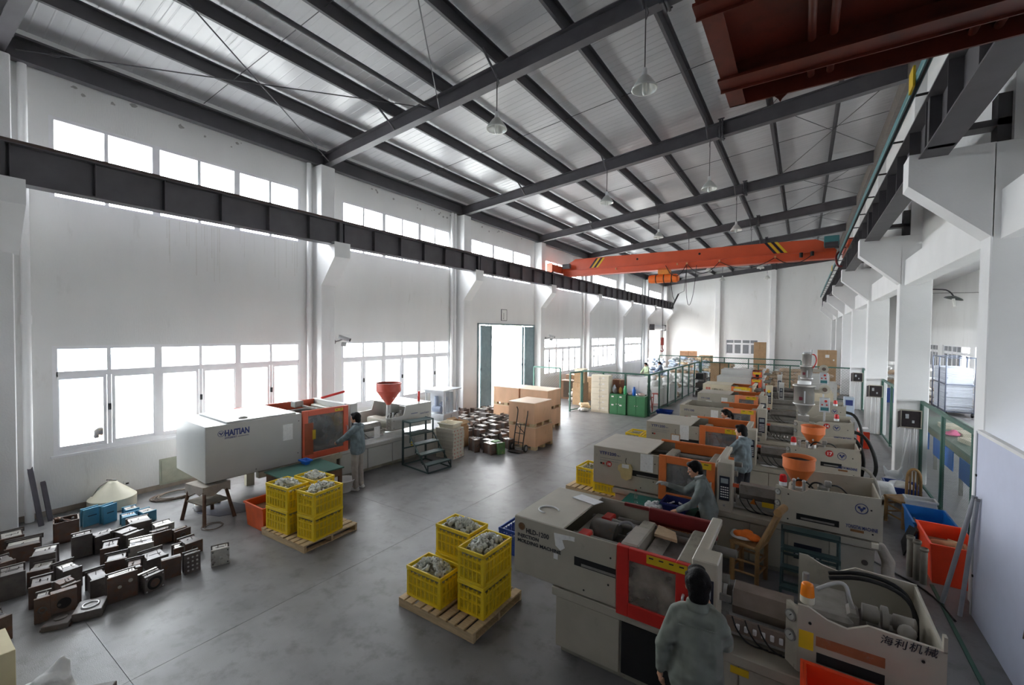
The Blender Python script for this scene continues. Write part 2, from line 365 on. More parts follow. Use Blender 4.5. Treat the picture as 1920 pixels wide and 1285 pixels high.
# side aisle
wa=struct('wall_aisle',wall_boxes(MB(),0,18,18.24,-7,BY,0,6.6,[(a,a+5,1.5,2.95) for a in (.4,6.2,12,17.8,23.6,29.4,35.4)]),plaster)
for a in (.4,6.2,12,17.8,23.6,29.4,35.4):
    window(a,a+5,1.5,2.95,2,x=18.1,flip=0,gm=(lambda i:greyg) if a>34 else (lambda i:greyg if i>1 else pane) if a>29 else None)
    if a<34: portal((18.35,a+2.5,2.2),1.45,5,(0,PI/2,0))
struct('ceiling_aisle',B(13.8,18.24,-7,BY,6.5,6.7),plaster2)
# floor of cast slabs
fl=struct('floor',B(-.24,18.24,-7.2,BY+.24,-.3,-.05),joint)
ys=[-7.0,-3.0,1.42]+[1.42+4.3*i for i in range(1,10)]+[BY]
xs=[0,6,12,18]
for i in range(len(xs)-1):
    for j in range(len(ys)-1):
        obj('slab',B(xs[i]+.0025,xs[i+1]-.0025,ys[j]+.0025,ys[j+1]-.0025,-.06,random.uniform(-.0012,.0)),concrete,fl)
struct('baseboard_left',B(0,.012,-7,14.4,0,.10),mat('dirty_skirting',(.62,.57,.52),.8,0,.2))
# roof: sheets, purlins, rafters, rods
zt=lambda x:8.30+.122*x; zb=lambda x:7.99+.112*x
ce=struct('ceiling',B(-.3,13.9,-7.2,BY+.2,0,.02),roofm); ce.data.transform(Matrix(((1,0,0,0),(0,1,0,0),(.122,0,1,8.62),(0,0,0,1))))
pr=MB(); n=5
prof=[]
for i in range(n):
    u=i/n; prof+=[(u+.005,0),(u+.085,0),(u+.095,-.005),(u+.105,-.005),(u+.115,0)]
prof=prof+[(.998,0)]
vs=[(x,p,8.60+.122*x+z) for x in (-.2,13.7) for p,z in prof]; m_=len(prof)
pr.add(vs,[(i,i+1,m_+i+1,m_+i) for i in range(m_-1)])
pm=pr.mesh('roof_panel',roofm)
for j in range(51): obj('roof_panel',pm,None,ce,(0,-7+j,0))
PX=[1.5,3.0,4.5,6.0,7.5,9.0,10.5,12.05]
for x in PX:
    z=zt(x)
    obj('purlin',MB().box(x-.012,x+.0,-7,BY,z+.02,z+.24).box(x-.06,x+.0,-7,BY,z,z+.02).box(x-.0,x+.07,-7,BY,z+.225,z+.245),steelD,ce)
for k in range(-1,7):
    y0,y1=7.3+6*k,7.85+6*k
    def sk(x): return y0+(y1-y0)*x/13.4
    m=MB()
    def bar(w,f0,f1):
        vs=[]
        for x in (.05,13.5):
            for dz in (f0(x),f1(x)):
                for s in (-w/2,w/2): vs.append((x,sk(x)+s,dz))
        m.add(vs,[(0,1,3,2),(4,6,7,5),(0,4,5,1),(2,3,7,6),(0,2,6,4),(1,5,7,3)])
    bar(.014,lambda x:zb(x)+.02,lambda x:zt(x)-.02); bar(.20,zb,lambda x:zb(x)+.02); bar(.20,lambda x:zt(x)-.02,zt)
    r=obj('rafter',m,steel,ce)
    obj('splice_plate',MB().box(9.28,9.33,sk(9.3)-.14,sk(9.3)+.14,zb(9.3)-.06,zt(9.3)+.05,.01).box(9.345,9.39,sk(9.3)-.14,sk(9.3)+.14,zb(9.3)-.06,zt(9.3)+.05,.01),steelD,r)
    for i in range(6):
        for s in (-.1,.1): obj('bolt',MB().cyl((9.25,sk(9.3)+s,zb(9.3)-.02+.1*i),(9.42,sk(9.3)+s,zb(9.3)-.02+.1*i),.016,n=6),steelD,r)
    for x in (3.0,6.0,9.0): obj('knee_brace',MB().tube([(x,sk(x)-.62,zt(x)+.02),(x,sk(x)-.09,zb(x)+.03)],.024,6),steel,ce)
    if k<6:
        obj('sag_rod',MB().tube([(x,sk(x)+3.0,zt(x)+.1) for x in (.25,6.7,13.5)],.008,5),steelD,ce)
        obj('bracing_rod',MB().tube([(10.6,sk(10.6)+.1,zt(10.6)-.02),(13.4,sk(13)+5.8,zt(13.4)-.02)],.009,5),steelD,ce)
        obj('bracing_rod',MB().tube([(13.4,sk(13)+.1,zt(13.4)-.02),(10.6,sk(10.6)+5.8,zt(10.6)-.02)],.009,5),steelD,ce)
# bracing of the first bay and edge beam along the left wall
for a,b in (((.5,1.5,8.02),(4.3,7.4,8.52)),((4.35,1.6,8.52),(.5,7.2,8.06)),((4.4,7.4,8.5),(8.6,1.8,9.0))):
    r=obj('bracing_rod',MB().tube([a,b],.012,6),steelD,ce); p=V(a).lerp(V(b),.07)
    obj('turnbuckle',MB().tube([p+(V(b)-V(a)).normalized()*.07*math.cos(t)+V((0,0,.03*math.sin(t))) for t in [i*PI/5 for i in range(10)]],.009,5,True),steelD,r)
obj('strut_tube',MB().cyl((4.15,1.4,8.58),(4.15,7.45,8.58),.05,n=10),steelD,ce)
obj('eave_beam',MB().box(.08,.26,-7,BY,8.36,8.40).box(.08,.26,-7,BY,7.98,8.02).box(.10,.13,-7,BY,8.0,8.4),steelD,ce)
obj('eave_beam',MB().box(13.3,13.5,-7,BY,9.46,9.9),mat('brown_eave_steel',(.42,.39,.37),.6),ce)
# peeling band of paint under the eave
for i in range(36):
    y=random.choice([random.uniform(2,6),random.uniform(9,12.9),random.uniform(10.5,12.8),random.uniform(13.6,18)]); s=random.uniform(.015,.06); z=7.97-random.uniform(.0,.22)
    n=random.randint(6,9); poly=[(y+s*random.uniform(.5,1.3)*math.cos(2*PI*i_/n),z+s*.8*random.uniform(.5,1.3)*math.sin(2*PI*i_/n)) for i_ in range(n)]
    obj('peeled_plaster',MB().prism(poly,0,0,.004),mat('bare_render',(.70,.69,.68),.9,0,.15,9),wl)
for i in range(28):
    y=random.uniform(3.4,6.6) if i<26 else random.uniform(8.5,12); z=5.78 if i<26 else random.uniform(5,5.5); l=random.uniform(.2,1.4)
    obj('dirt_streak',B(.0,.0015,y,y+random.uniform(.006,.016),z-l,z),mat('dirt_streak',(.885,.88,.865),.9,0,.05),wl)
# crane runway beams
def runway(name,label,x,face,y0,y1):
    t=thing(name,label,'beam',(x,y0,5.73))
    L=y1-y0
    obj('web',B(-.01,.01,0,L,.02,.60),steel,t); obj('bottom_flange',B(-.14,.14,0,L,0,.02),steel,t); obj('top_flange',B(-.15,.15,0,L,.60,.62),steel,t)
    obj('rail',MB().box(-.03,.03,0,L,.62,.70).box(-.05,.05,0,L,.62,.635),mat('rail_steel',(.33,.27,.25),.5,.4),t)
    sm=MB().box(.01,.13,-.006,.006,.02,.6).box(-.13,-.01,-.006,.006,.02,.6).mesh('stiffener',steel); y=.35
    while y<L: obj('stiffener',sm,None,t,(0,y,0)); y+=1.0
    for k in range(9):
        yy=7.25+6*k-6-y0
        if 0<yy<L-.1: obj('joint_plate',B(-.12,.12,yy-.05,yy+.05,.0,.6),steelD,t)
    return t
runway('crane_runway_beam','long dark steel crane beam on corbels along the windowed left wall',.87,1,-6,43.4)
rb=runway('crane_runway_beam','dark steel crane beam on corbels along the right row of columns',12.72,-1,-6,43.4)
t=thing('conductor_rail','teal conductor rail running beside the right crane beam','rail',(12.47,-5,6.52))
obj('bar',MB().box(-.035,.035,0,48,-.05,.05,.01),teal,t); obj('collector_slot',B(-.012,.012,0,48,-.07,-.05),black,t)
hm=MB().box(-.02,.30,-.012,.012,.05,.075).box(.27,.30,-.012,.012,-.09,.075).mesh('hanger',black)
for i in range(28): obj('hanger',hm,None,t,(0,.8+1.7*i,0))
for y in (12,30): obj('yellow_tag',B(-.06,-.037,y,y+.25,-.1,.14),yel,t)
# ================================================================ OUTSIDE
g=obj('ground_outside',MB().box(-60,-.26,-40,90,-.35,-.25).box(18.3,60,-40,90,-.35,-.25),pave); tag(g,'pale paved yard outside the windows','ground',None,'structure')
f=thing('yard_railing','white railing outside behind the near lower window','railing',(-5.5,6,-.25))
obj('rail',MB().box(-.03,.03,0,9,1.15,1.22).box(-.03,.03,0,9,.2,.26),white,f)
bm=MB().box(-.02,.02,-.02,.02,0,1.15).mesh('baluster',white)
for i in range(36): obj('baluster',bm,None,f,(0,.12+.25*i,0))
b=thing('neighbouring_building','low pale building with a flat grey roof seen through the near upper window','building',(-15,-2,-.25))
obj('wall',B(-6,0,-16,8.5,0,7.6),bldg,b); obj('roof',B(-6.3,.4,-16.5,8.9,7.6,8.3),grey,b)
def tree(x,y,h,label):
    t=thing('tree',label,'tree',(x,y,-.25)); obj('trunk',MB().cyl((0,0,0),(0,0,h*.6),.12,.06),mat('overexposed_bark',(.66,.62,.56),.8),t)  # trunk colour also paled, standing in for the overexposed daylight
    m=MB()
    for i in range(900):
        a,b_=random.uniform(0,2*PI),random.uniform(-1,1); r=random.uniform(.4,1)*h*.3; p=V((r*math.cos(a)*math.sqrt(1-b_*b_),r*math.sin(a)*math.sqrt(1-b_*b_),h*.72+r*b_*1.1))
        u=V((random.uniform(-1,1),random.uniform(-1,1),random.uniform(-1,1))).normalized()*.16; w=u.orthogonal().normalized()*.09
        m.add([p-u,p+w,p+u,p-w],[(0,1,2,3)])
    tag(obj('leaves',m,leaf,t),kind='stuff')
tree(-9.5,30.5,6.4,'leafy tree outside the big open doorway')
# ================================================================ DOORS ON THE LEFT WALL
d=struct('door_1',MB().box(-.05,.05,14.44,19.05,3.74,3.80).box(-.05,.05,14.42,14.5,0,3.8).box(-.05,.05,19.0,19.06,0,3.8),doorg)
for y0,y1,x in ((14.60,15.38,.03),(18.12,19.0,.03),(17.95,18.10,-.03)):
    l=obj('door_leaf',B(x-.02,x+.02,y0,y1,.03,3.70,.005),doorg,d)
    obj('leaf_rail',MB().box(x+.02,x+.035,y0,y0+.06,.03,3.70).box(x+.02,x+.035,y1-.06,y1,.03,3.70).box(x+.02,x+.035,y0,y1,1.8,1.9),doorg,l)
d=struct('door_2',MB().box(-.05,.04,38.85,38.95,0,3.75).box(-.05,.04,42.35,42.45,0,3.75).box(-.05,.04,38.85,42.45,3.68,3.78),winw)
s=thing('roller_shutter_box','grey roller shutter box above the far doorway in the left wall','shutter',(.28,40.6,3.95)); obj('housing',MB().cyl((0,-1.9,0),(0,1.9,0),.24,n=14),greyL,s); obj('end_plate',MB().box(-.15,.26,-2.0,-1.9,-.28,.28),steel,s); obj('end_plate',MB().box(-.15,.26,1.9,2.0,-.28,.28),steel,s)
s=thing('wall_sign','small white square sign with black frame above the open doorway','sign',(0,16.36,4.2))
obj('board',B(.0,.02,-.2,.2,-.24,.24),paper,s)
obj('frame',MB().box(0,.025,-.22,-.2,-.26,.26).box(0,.025,.2,.22,-.26,.26).box(0,.025,-.2,.2,.24,.26).box(0,.025,-.2,.2,-.26,-.24),inkK,s)
lettering('J',.32,(.022,-.07,-.12),mat('grey_print',(.55,.55,.56),.6),s,rot=(PI/2,0,PI/2),depth=.004)
# cameras on the wall
def cctv(y,z,label):
    t=thing('security_camera',label,'camera',(0,y,z))
    obj('wall_plate',MB().cyl((.0,-.12,-.06),(.06,-.12,-.06),.07,n=12),grey,t); obj('arm',MB().tube([(.05,-.12,-.06),(.2,-.06,-.03),(.3,0,.02)],.02),grey,t)
    h=obj('housing',MB().cyl((.24,-.09,.10),(.42,.14,.0),.06,n=12),greyL,t); obj('sun_shield',MB().box(-.16,.16,-.075,.075,.06,.075),white,t,(.34,.03,.08),(0,.0,.9)); obj('lens',MB().cyl((.42,.14,0),(.44,.165,-.01),.05,n=12),black,t)
    obj('bulb',MB().cyl((.24,.0,-.12),(.34,.1,-.14),.055,.07,n=12),steelB,t)
    obj('cable',MB().tube([(.02,-.12,-.06),(.02,-.3,-.1),(.02,-.45,-.06),(.03,-.6,.02)],.012),black,t)
cctv(7.78,3.16,'white security camera with cable on the first column past the near window')
cctv(20.3,3.18,'small security camera on the column right of the open doorway')
t=thing('wall_cabinet','flush grey electrical cabinet low on the wall beside the trestle','cabinet',(0,3.88,.08)); obj('frame',B(0,.02,-.36,.36,0,.56),mat('cabinet_grey',(.66,.67,.60),.5),t); obj('door',B(.02,.035,-.33,.33,.03,.53,.004),mat('cabinet_grey',(.66,.67,.60),.5),t); obj('lock',B(.035,.045,.24,.28,.26,.31),black,t)
t=thing('wall_socket','small white socket box on the wall right of the cream cone','socket',(0,2.98,.28)); obj('plate',B(0,.03,-.06,.06,-.06,.06,.006),white,t); obj('hole',B(.03,.032,-.025,.025,-.01,.02),black,t)
# ================================================================ LAMPS
def lamp(x,y,label,grp='pendant lamps hanging from the rafters',first={},z=7.6):
    rod=zb(x)+.04-z
    if x in first: return dup(first[x],(x,y,z),random.uniform(0,6),label,grp)
    t=thing('pendant_lamp',label,'lamp',(x,y,z),0,grp); first[x]=t
    obj('shade',MB().lathe([(.205,0),(.215,.0),(.20,.045),(.10,.19),(.055,.235),(.05,.235),(.095,.185),(.19,.045),(.205,0)],n=24),mirror_,t)
    obj('socket',MB().cyl((0,0,.22),(0,0,.36),.05,.035,n=12),white,t)
    b=obj('bulb',MB().lathe([(0,-.09),(.03,-.08),(.042,-.03),(.042,.12),(.03,.2)],n=12),bulb,t)
    obj('hanger_rod',MB().cyl((0,0,.36),(0,0,rod),.011,n=6),steel,t); obj('clip',MB().tube([(0,0,rod-.28),(.05,0,rod-.18),(.02,0,rod-.08)],.01),steel,t)
    return t
lamp(6.06,7.34,'metal pendant lamp on the nearest rafter, left of the two there')
lamp(9.05,7.5,'largest pendant lamp with a bare bulb, nearest the red steel platform')
for k in range(1,6):
    lamp(6.06,7.36+6*k,'pendant lamp in the left row, %s rafter from the camera'%['','second','third','fourth','fifth','farthest'][k])
    lamp(9.05,7.62+6*k,'pendant lamp in the right row, %s rafter from the camera'%['','second','third','fourth','fifth','farthest'][k])
t=thing('gooseneck_lamp','dark gooseneck lamp with flat shade in the side aisle','lamp',(16.4,24.6,4.95)); obj('shade',MB().lathe([(.30,0),(.26,.05),(.08,.12),(0,.14)],n=20,T=Matrix.Rotation(.25,4,'Y')),mat('dark_lamp_enamel',(.3,.32,.31),.4),t); obj('bulb',MB().cyl((0,0,.02),(.05,0,-.3),.05,n=10),bulb,t); obj('neck',MB().tube([(0,0,.12),(-.1,0,.3),(-.3,0,.42),(-1.6,.3,.45),(-2.75,.4,.45)],.025),steelD,t); obj('cable',MB().tube([(-2.7,0,.3),(1.5,0,.22)],.008),black,t)
# ================================================================ OVERHEAD CRANE
t=thing('overhead_crane','orange single-girder overhead crane spanning the hall','crane',(0,20.3,6.3))
gp=[(1.1,.05),(1.25,.03),(12.3,-.0),(12.35,.3),(12.05,.60),(11.7,.76),(1.75,.84),(1.05,.45),(1.0,.3)]
g=obj('girder',MB().prism(gp,1,-.17,.17).box(1.2,12.3,-.24,.24,.28,.31).box(1.3,12.3,-.22,.22,.0,.03),crane,t)
for x0,l in ((2.5,(-1)),(10.35,1)):
    for i,mm in enumerate((inkK,yel,inkK,yel)):
        a=x0+.12*i; m=MB().prism([(a,.32),(a+.12,.32),(a+.12-.3*l*-1*-1,.80),(a-.3*l,.80)] if 0 else [(a,.34),(a+.10,.34),(a+.10-.35*l,.79),(a-.35*l,.79)],1,-.176,-.17); obj('warning_stripe',m,mm,g)
for x in (4.9,7.6): obj('vent_hole',MB().cyl((x,-.18,.58),(x,-.17,.58),.05,n=12),black,g)
for x,nm in ((.87,'left'),(12.72,'right')):
    c=obj('end_carriage',MB().box(x-.13,x+.13,-1.25,1.25,.16,.52,.02),crane,t)
    for y in (-1.0,1.0): obj('wheel',MB().cyl((x-.05,y,.26),(x+.05,y,.26),.14,n=16),steelD,c)
    obj('motor',MB().cyl((x+(.35 if x<5 else -.35),-.5,.45),(x+(.75 if x<5 else -.75),-.5,.45),.12,n=12),steelD,c)
obj('end_plate',B(.72,1.02,-1.29,-1.25,.1,.56),mat('faded_crane_orange',(.90,.50,.38),.5),t)
obj('control_box',MB().box(11.95,12.4,-.55,-.25,.42,.78,.015),tealb,t); obj('collector_arm',MB().tube([(12.4,-.3,.2),(12.3,-.5,0),(12.35,-.6,-.35),(12.5,-.6,-.38)],.035),dred,t); obj('beacon',MB().cyl((11.6,-.25,.14),(11.6,-.25,.3),.06,n=10),black,t); obj('beacon',MB().cyl((11.25,-.25,.10),(11.25,-.25,.28),.06,n=10),black,t)
for x in (3.9,6.7,7.1,8.4,10.4): obj('cable_trolley',MB().box(x-.03,x+.03,-.25,-.2,.16,.24),mat('tan_metal',(.78,.6,.42)),t)
for i,(a,b,s) in enumerate(((8.4,10.4,.35),(10.4,11.6,.3),(7.1,8.4,.45),(6.2,7.1,.5))):
    obj('festoon_cable',MB().tube([(a+(b-a)*u,-.23,.18-s*4*u*(1-u)) for u in [k/8 for k in range(9)]],.014),black,t)
h=obj('hoist_body',MB().cyl((5.5,0,-.38),(6.65,0,-.38),.19,n=20).cyl((5.42,0,-.38),(5.5,0,-.38),.165,n=20).cyl((6.65,0,-.38),(6.72,0,-.38),.15,n=16),mat('hoist_orange',(.90,.44,.16),.4,0,.08),t)
obj('hoist_trolley',MB().box(5.85,6.35,-.2,.2,-.2,.06,.02),mat('hoist_orange2',(.86,.52,.2),.45),t)
for x in (5.75,6.1,6.45): obj('band',MB().cyl((x-.02,0,-.38),(x+.02,0,-.38),.197,n=20),black,h)
obj('hoist_rope',MB().tube([(6.06,.0,-.55),(6.06,.0,-3.05)],.012),steelD,t)
obj('hook_block',MB().box(6.0,6.12,-.06,.06,-3.4,-3.05,.02).tube([(6.06,0,-3.4),(6.06,0,-3.55),(6.12,0,-3.62),(6.06,0,-3.7),(5.99,0,-3.64)],.025),mat('hook_red',(.6,.2,.16),.5),t)
obj('pendant_cable',MB().tube([(6.4,-.1,-.5),(6.5,-.1,-1.2),(6.62,-.1,-1.45)],.012),black,t); p=obj('pendant_control',MB().cyl((6.75,-.1,-1.1),(6.45,-.1,-1.75),.035,n=8),black,t)
obj('pendant_cable',MB().tube([(7.1,-.2,.1),(7.0,-.2,-1.0),(6.75,-.1,-1.1)],.012),black,t)
obj('pendant_cable',MB().tube([(7.1,-.23,.1),(7.08,-.23,-1.0),(7.2,-.23,-1.78),(7.4,-.23,-1.2),(7.5,-.23,.1)],.012),black,t)
# ================================================================ RED STEEL PLATFORM overhead
t=thing('red_steel_platform','dark red steel platform overhead in the top right corner','platform',(10.8,3.0,5.5))
obj('deck_plate',B(0,2.46,-1.2,1.46,.16,.175),cranD,t)
for y,nm in ((0.0,.13),(1.0,.18)): obj('beam',MB().box(-.03,2.46,y-nm/2,y+nm/2,0,.02).box(-.0,2.46,y-.01,y+.01,.02,.16).box(-.03,2.46,y+nm/2-.012,y+nm/2,-.02,.05),cranD,t)
obj('edge_angle',MB().box(-.01,.0,-1.2,1.46,.02,.175).box(0,.12,-1.2,1.46,.02,.03),cranD,t)
obj('front_lip',B(0,2.46,1.44,1.46,.02,.175),cranD,t)
for x in (.60,1.55):
    for y0,y1 in ((.07,.9),(1.1,1.44)): 
        for dx in (0,.13): obj('cross_pipe',MB().cyl((x+dx,y0,.12),(x+dx,y1,.12),.026,n=10),cranD,t)
obj('wall_plate',B(2.44,2.46,-1.2,1.46,-.2,.3),cranD,t)
obj('paint_drip',MB().prism([(.34,.02),(.44,.02),(.40,-.015),(.385,-.04),(.37,-.01)],1,1.447,1.455),cranD,t)
# ================================================================ INJECTION MOULDING MACHINES
# local frame: x along the machine from the clamp end, y from the operator's side to the back, z up
def emblem(r,x,z,y,parent):
    e=obj('emblem',MB().pipe((x,y-.003,z),(x,y,z),r,r*.88,24),inkB,parent)
    m=MB().plate([(x-.62*r,z+.38*r),(x-.2*r,z+.42*r),(x-.08*r,z-.4*r),(x-.2*r,z-.42*r),(x-.3*r,z-.05*r),(x-.55*r,z-.0*r)],1,y-.003).plate([(x+.62*r,z+.38*r),(x+.2*r,z+.42*r),(x+.08*r,z-.4*r),(x+.2*r,z-.42*r),(x+.3*r,z-.05*r),(x+.55*r,z-.0*r)],1,y-.003,True).plate([(x-.12*r,z+.1*r),(x+.12*r,z+.1*r),(x+.05*r,z-.66*r),(x-.05*r,z-.66*r)],1,y-.0032,True)
    obj('emblem_shape',m,inkB,e)
def ball(x,z,y,num,parent,r=.062):
    d=obj('number_disc',MB().cyl((x,y-.003,z),(x,y,z),r,n=24,sm=False),inkR,parent); lettering(num,r*1.35,(x,y-.005,z-r*.47),paper,d,align='CENTER',bold=.002)
def gauges(x,y,z,parent,face='y'):
    for dz in (0,-.16):
        a=(x,y,z+dz); d=V((-.6,-.8,0)); b=V(a)+d*.02
        g=obj('pressure_gauge',MB().cyl(a,b,.045,n=18),steelG,parent); obj('dial',MB().cyl(b,b+d*.003,.034,n=18),mat('gauge_dial',(.72,.72,.70),.5),g); obj('needle',MB().cyl(b+d*.004,b+d*.004+V((.012,-.009,.018)),.003,n=4),inkK,g)
def machine(label,X0,Y,p,rot=0,Z0=0):
    t=thing('injection_moulding_machine',label,'machine',(X0,Y,Z0),rot)
    P=dict(W=1.12,c1=1.14,c0z=.79,cz=1.44,top=.95,d1=1.99,dz0=.74,dz1=1.47,p0=2.03,p1=2.23,pz0=.77,pz1=1.51,b0=.37,b1=3.92,bz=.68,i0=2.78,i1=3.97,iz0=.79,iz1=1.30,notch=3.10,door=orange,body=beige,back=orange,open_=False,slot=(.70,1.135,1.03,1.125),rear=True,barrel=True,win=winglass,solid_bed=False,panelm=None,pw=.2); P.update(p)
    W,body=P['W'],P['body']; g=lambda k:P[k]
    # bed
    b0,b1,bz=g('b0'),g('b1'),g('bz')
    bed=obj('bed',MB().box(b0+.02,b1-.02,.06,W-.05,.08,bz-.02).box(b0+.05,b1-.05,.12,W-.1,0,.08),bedm,t)
    obj('bed_rail',B(b0-.01,b1+.03,.0,W,bz-.01,bz+.08,.008),body if body!=beige2 else beige2,bed)
    c1,d1=g('c1'),g('d1')
    if not P['solid_bed']:
        obj('chute_opening',B(c1+.05,d1-.03,.03,.065,.12,bz-.03),dark,bed); obj('product_chute',MB().prism([(.03,.16),(.10,.16),(.5,.5),(.46,.52)],0,c1+.08,d1-.06),steelG,bed)
        segs=[(b0+.02,c1+.03)]+[(d1+(b1-.02-d1)*i/4,d1+(b1-.02-d1)*(i+1)/4) for i in range(4)]
    else:
        n=P['solid_bed']; segs=[(b0+.02+(b1-b0-.04)*i/n,b0+.02+(b1-b0-.04)*(i+1)/n) for i in range(n)]
    for a,b in segs: obj('access_panel',B(a+.006,b-.006,.035,.062,.10,bz-.03,.004),body,bed)
    # clamp end cover
    cz,c0z,top=g('cz'),g('c0z'),g('top')
    m=MB().box(0,c1,0,.02,c0z,cz,.006).box(0,c1,W-.02,W,c0z,cz,.006).box(0,.02,.02,W-.02,c0z,cz).box(.02,top,.02,W-.02,cz-.02,cz).box(.02,c1-.1,.02,W-.02,c0z,c0z+.02)
    cl=obj('clamp_cover',m,body,t)
    if P['slot']:
        a,b,z0,z1=P['slot']; obj('slot',B(a,b,-.002,.001,z0,z1),dark,cl); obj('slot_rod',B(a+.08,b,-.006,-.002,z0+.01,z0+.035),steelG,cl)
    for x,z in ((.85,c0z+.06),(c1-.08,c0z+.2),(c1-.06,cz-.15)): obj('screw',MB().cyl((x,-.004,z),(x,0,z),.010,n=6),black,cl)
    if P.get('lid'):
        a,b=P['lid']; obj('lid',B(a,b,.04,W-.08,cz,cz+.035,.006),body,cl); obj('ring_handle',MB().tube([(a+.35+.07*math.cos(u),.22+.05*math.sin(u),cz+.045) for u in [i*PI/6 for i in range(12)]],.014,6,True),steelG,cl)
    # mechanism seen through the open top
    ck=obj('clamp_unit',B(.62,.78,.22,W-.22,c0z+.02,cz-.12,.02),bedm,t); obj('moving_platen',B(c1-.02,c1+.14,.18,W-.18,c0z,cz-.08,.02),bedm,ck); obj('fixed_platen',B(d1-.16,d1-.0,.16,W-.16,c0z,cz-.06,.02),bedm,ck)
    for y in (.28,W-.28):
        for z in (c0z+.12,cz-.16): obj('tie_bar',MB().cyl((.6,y,z),(d1+.28,y,z),.042,n=10),steelG,ck)
    obj('toggle',MB().box(.82,1.05,.40,W-.40,c0z+.10,cz-.2,.03).cyl((.8,W/2,cz-.26),(c1,W/2,cz-.26),.10,n=14),oily,ck)
    obj('mould_half',B(c1+.16,c1+.34,.26,W-.26,c0z+.06,cz-.18,.01),rustL,ck); obj('mould_half',B(d1-.36,d1-.17,.26,W-.26,c0z+.06,cz-.18,.01),rust2,ck)
    # operator's door with window
    D,d0,e0=g('door'),g('dz0'),g('dz1'); fw_=.12 if not P.get('thin') else .07
    door=obj('safety_door',MB().box(c1+.01,c1+.01+fw_,-.03,.02,d0,e0,.006).box(d1-fw_,d1,-.03,.02,d0,e0,.006).box(c1+.01+fw_,d1-fw_,-.03,.02,e0-fw_,e0,.006).box(c1+.01+fw_,d1-fw_,-.03,.02,d0,d0+fw_*1.1,.006),D,t)
    obj('window',B(c1+.01+fw_,d1-fw_,-.012,-.006,d0+fw_*1.1,e0-fw_),P['win'],door)
    obj('handle',MB().tube([(d1-.05,-.03,(d0+e0)/2+.06),(d1-.05,-.07,(d0+e0)/2+.05),(d1-.05,-.07,(d0+e0)/2-.05),(d1-.05,-.03,(d0+e0)/2-.06)],.012),steelB,door)
    yl=P.get('ylab',((d1-.34,d1-.20,e0-.115,e0-.02),(d1-.19,d1-.05,e0-.115,e0-.02)))
    for a,b,z0,z1 in yl:
        l=obj('warning_label',B(a,b,-.034,-.031,z0,z1),yel,door)
        for i in range(P.get('yn',1)):
            w=(b-a)/P.get('yn',1); obj('print_line',B(a+i*w+w*.25,a+i*w+w*.7,-.0355,-.034,z1-.03,z1-.018),inkK,l)
    if P.get('hgrip'):
        a=c1+.1; obj('grip_plate',MB().box(a-.05,a+.14,-.034,-.03,d0+.1,e0-.27).box(a-.05,a+.02,-.036,-.034,d0+.2,e0-.4),mat('dark_orange_paint',(.62,.30,.16),.5),door); obj('grip_tag',B(a+.12,a+.19,-.04,-.034,d0+.42,d0+.62),yel,door)  # grip plate in a darker orange than the door
    if P['rear']:
        q=obj('rear_door',MB().box(c1+.0,d1+.06,W-.03,W+.02,e0-.2,e0-.02,.006).box(c1,c1+.1,W-.03,W+.02,d0,e0-.2).box(d1-.1,d1,W-.03,W+.02,d0,e0-.2).box(c1,d1,W-.03,W+.02,d0,d0+.12),P['back'],t)
        obj('rear_sheet',B(c1+.1,d1-.1,W-.01,W,d0+.12,e0-.2),P.get('rearsheet',steelG),q)
        obj('top_slide',MB().box(.9,d1+.02,W-.06,W-.02,e0-.04,e0,.006),P['back'],q)
    fr_=obj('platen_frame',MB().box(d1+.0,d1+.045,.14,W,c0z,cz+.03).box(d1+.0,d1+.1,.12,W+.02,cz-.02,cz+.05,.01),body,t)
    # control panel
    p0,p1=g('p0'),g('p1'); pz0,pz1=g('pz0'),g('pz1'); pw=P['pw']
    cp=obj('control_panel',B(p0,p1,-.06,pw,pz0,pz1,.01),body,t)
    a,b,h=p0+.03,p1-.03,pz1-pz0
    k=obj('keypad',B(a,b,-.066,-.06,pz0+.24*h,pz1-.27*h if not P.get('bigkey') else pz1-.2*h),navy,cp)
    obj('screen',B(a+.02,b-.02,-.070,-.066,pz1-.41*h,pz1-.31*h),mat('screen_grey',(.60,.64,.66),.3),k)
    km=MB()
    for r_ in range(5):
        for c_ in range(4): 
            x=a+.018+(b-a-.036)*c_/3.6; z=pz0+.30*h+.052*h*r_*.95; km.box(x,x+(b-a)*.16,-.069,-.066,z,z+.022*h)
    obj('keys',km,paper,k); obj('stop_button',MB().cyl(((p0+p1)/2,-.075,pz0+.14*h),((p0+p1)/2,-.06,pz0+.14*h),.016,n=10),grey if not P.get('redstop') else inkR,cp)
    if P['barrel']:
        bl=obj('barrel',MB().cyl((d1+.1,W*.45,.98),(g('i0')+.2,W*.45,.98),.075,n=14),steelG,t)
        gx0,gx1=d1+.30,g('i0')+.05
        gm=P.get('guard',steelG)
        obj('barrel_guard',MB().prism([(.37,.88),(.64,.88),(.67,.97),(.60,1.08),(.43,1.08),(.34,.97)],0,gx0,gx1),gm,bl)
        obj('lower_guard',MB().prism([(.17,.83),(.20,.83),(.235,.93),(.205,.93)],0,gx0-.03,gx1-.04),gm,bl)
        for i in range(4): obj('heater_band',MB().cyl((d1+.16+.05*i,W*.45,.98),(d1+.19+.05*i,W*.45,.98),.088,n=14),steelB if i%2 else oily,bl)
        obj('drip_tray',MB().box(d1+.08,gx1-.05,.24,.80,.775,.785).box(d1+.08,gx1-.05,.22,.24,.775,.83),steelB,bl)
        for i in range(3): obj('signal_wire',MB().tube([(gx0+.02+.1*i,.17,.96),(gx0+.06+.1*i,.10,.90),(gx0+.15+.1*i,.10,.80),(gx0+.3+.1*i,.16,.775)],.007,5),black,bl)
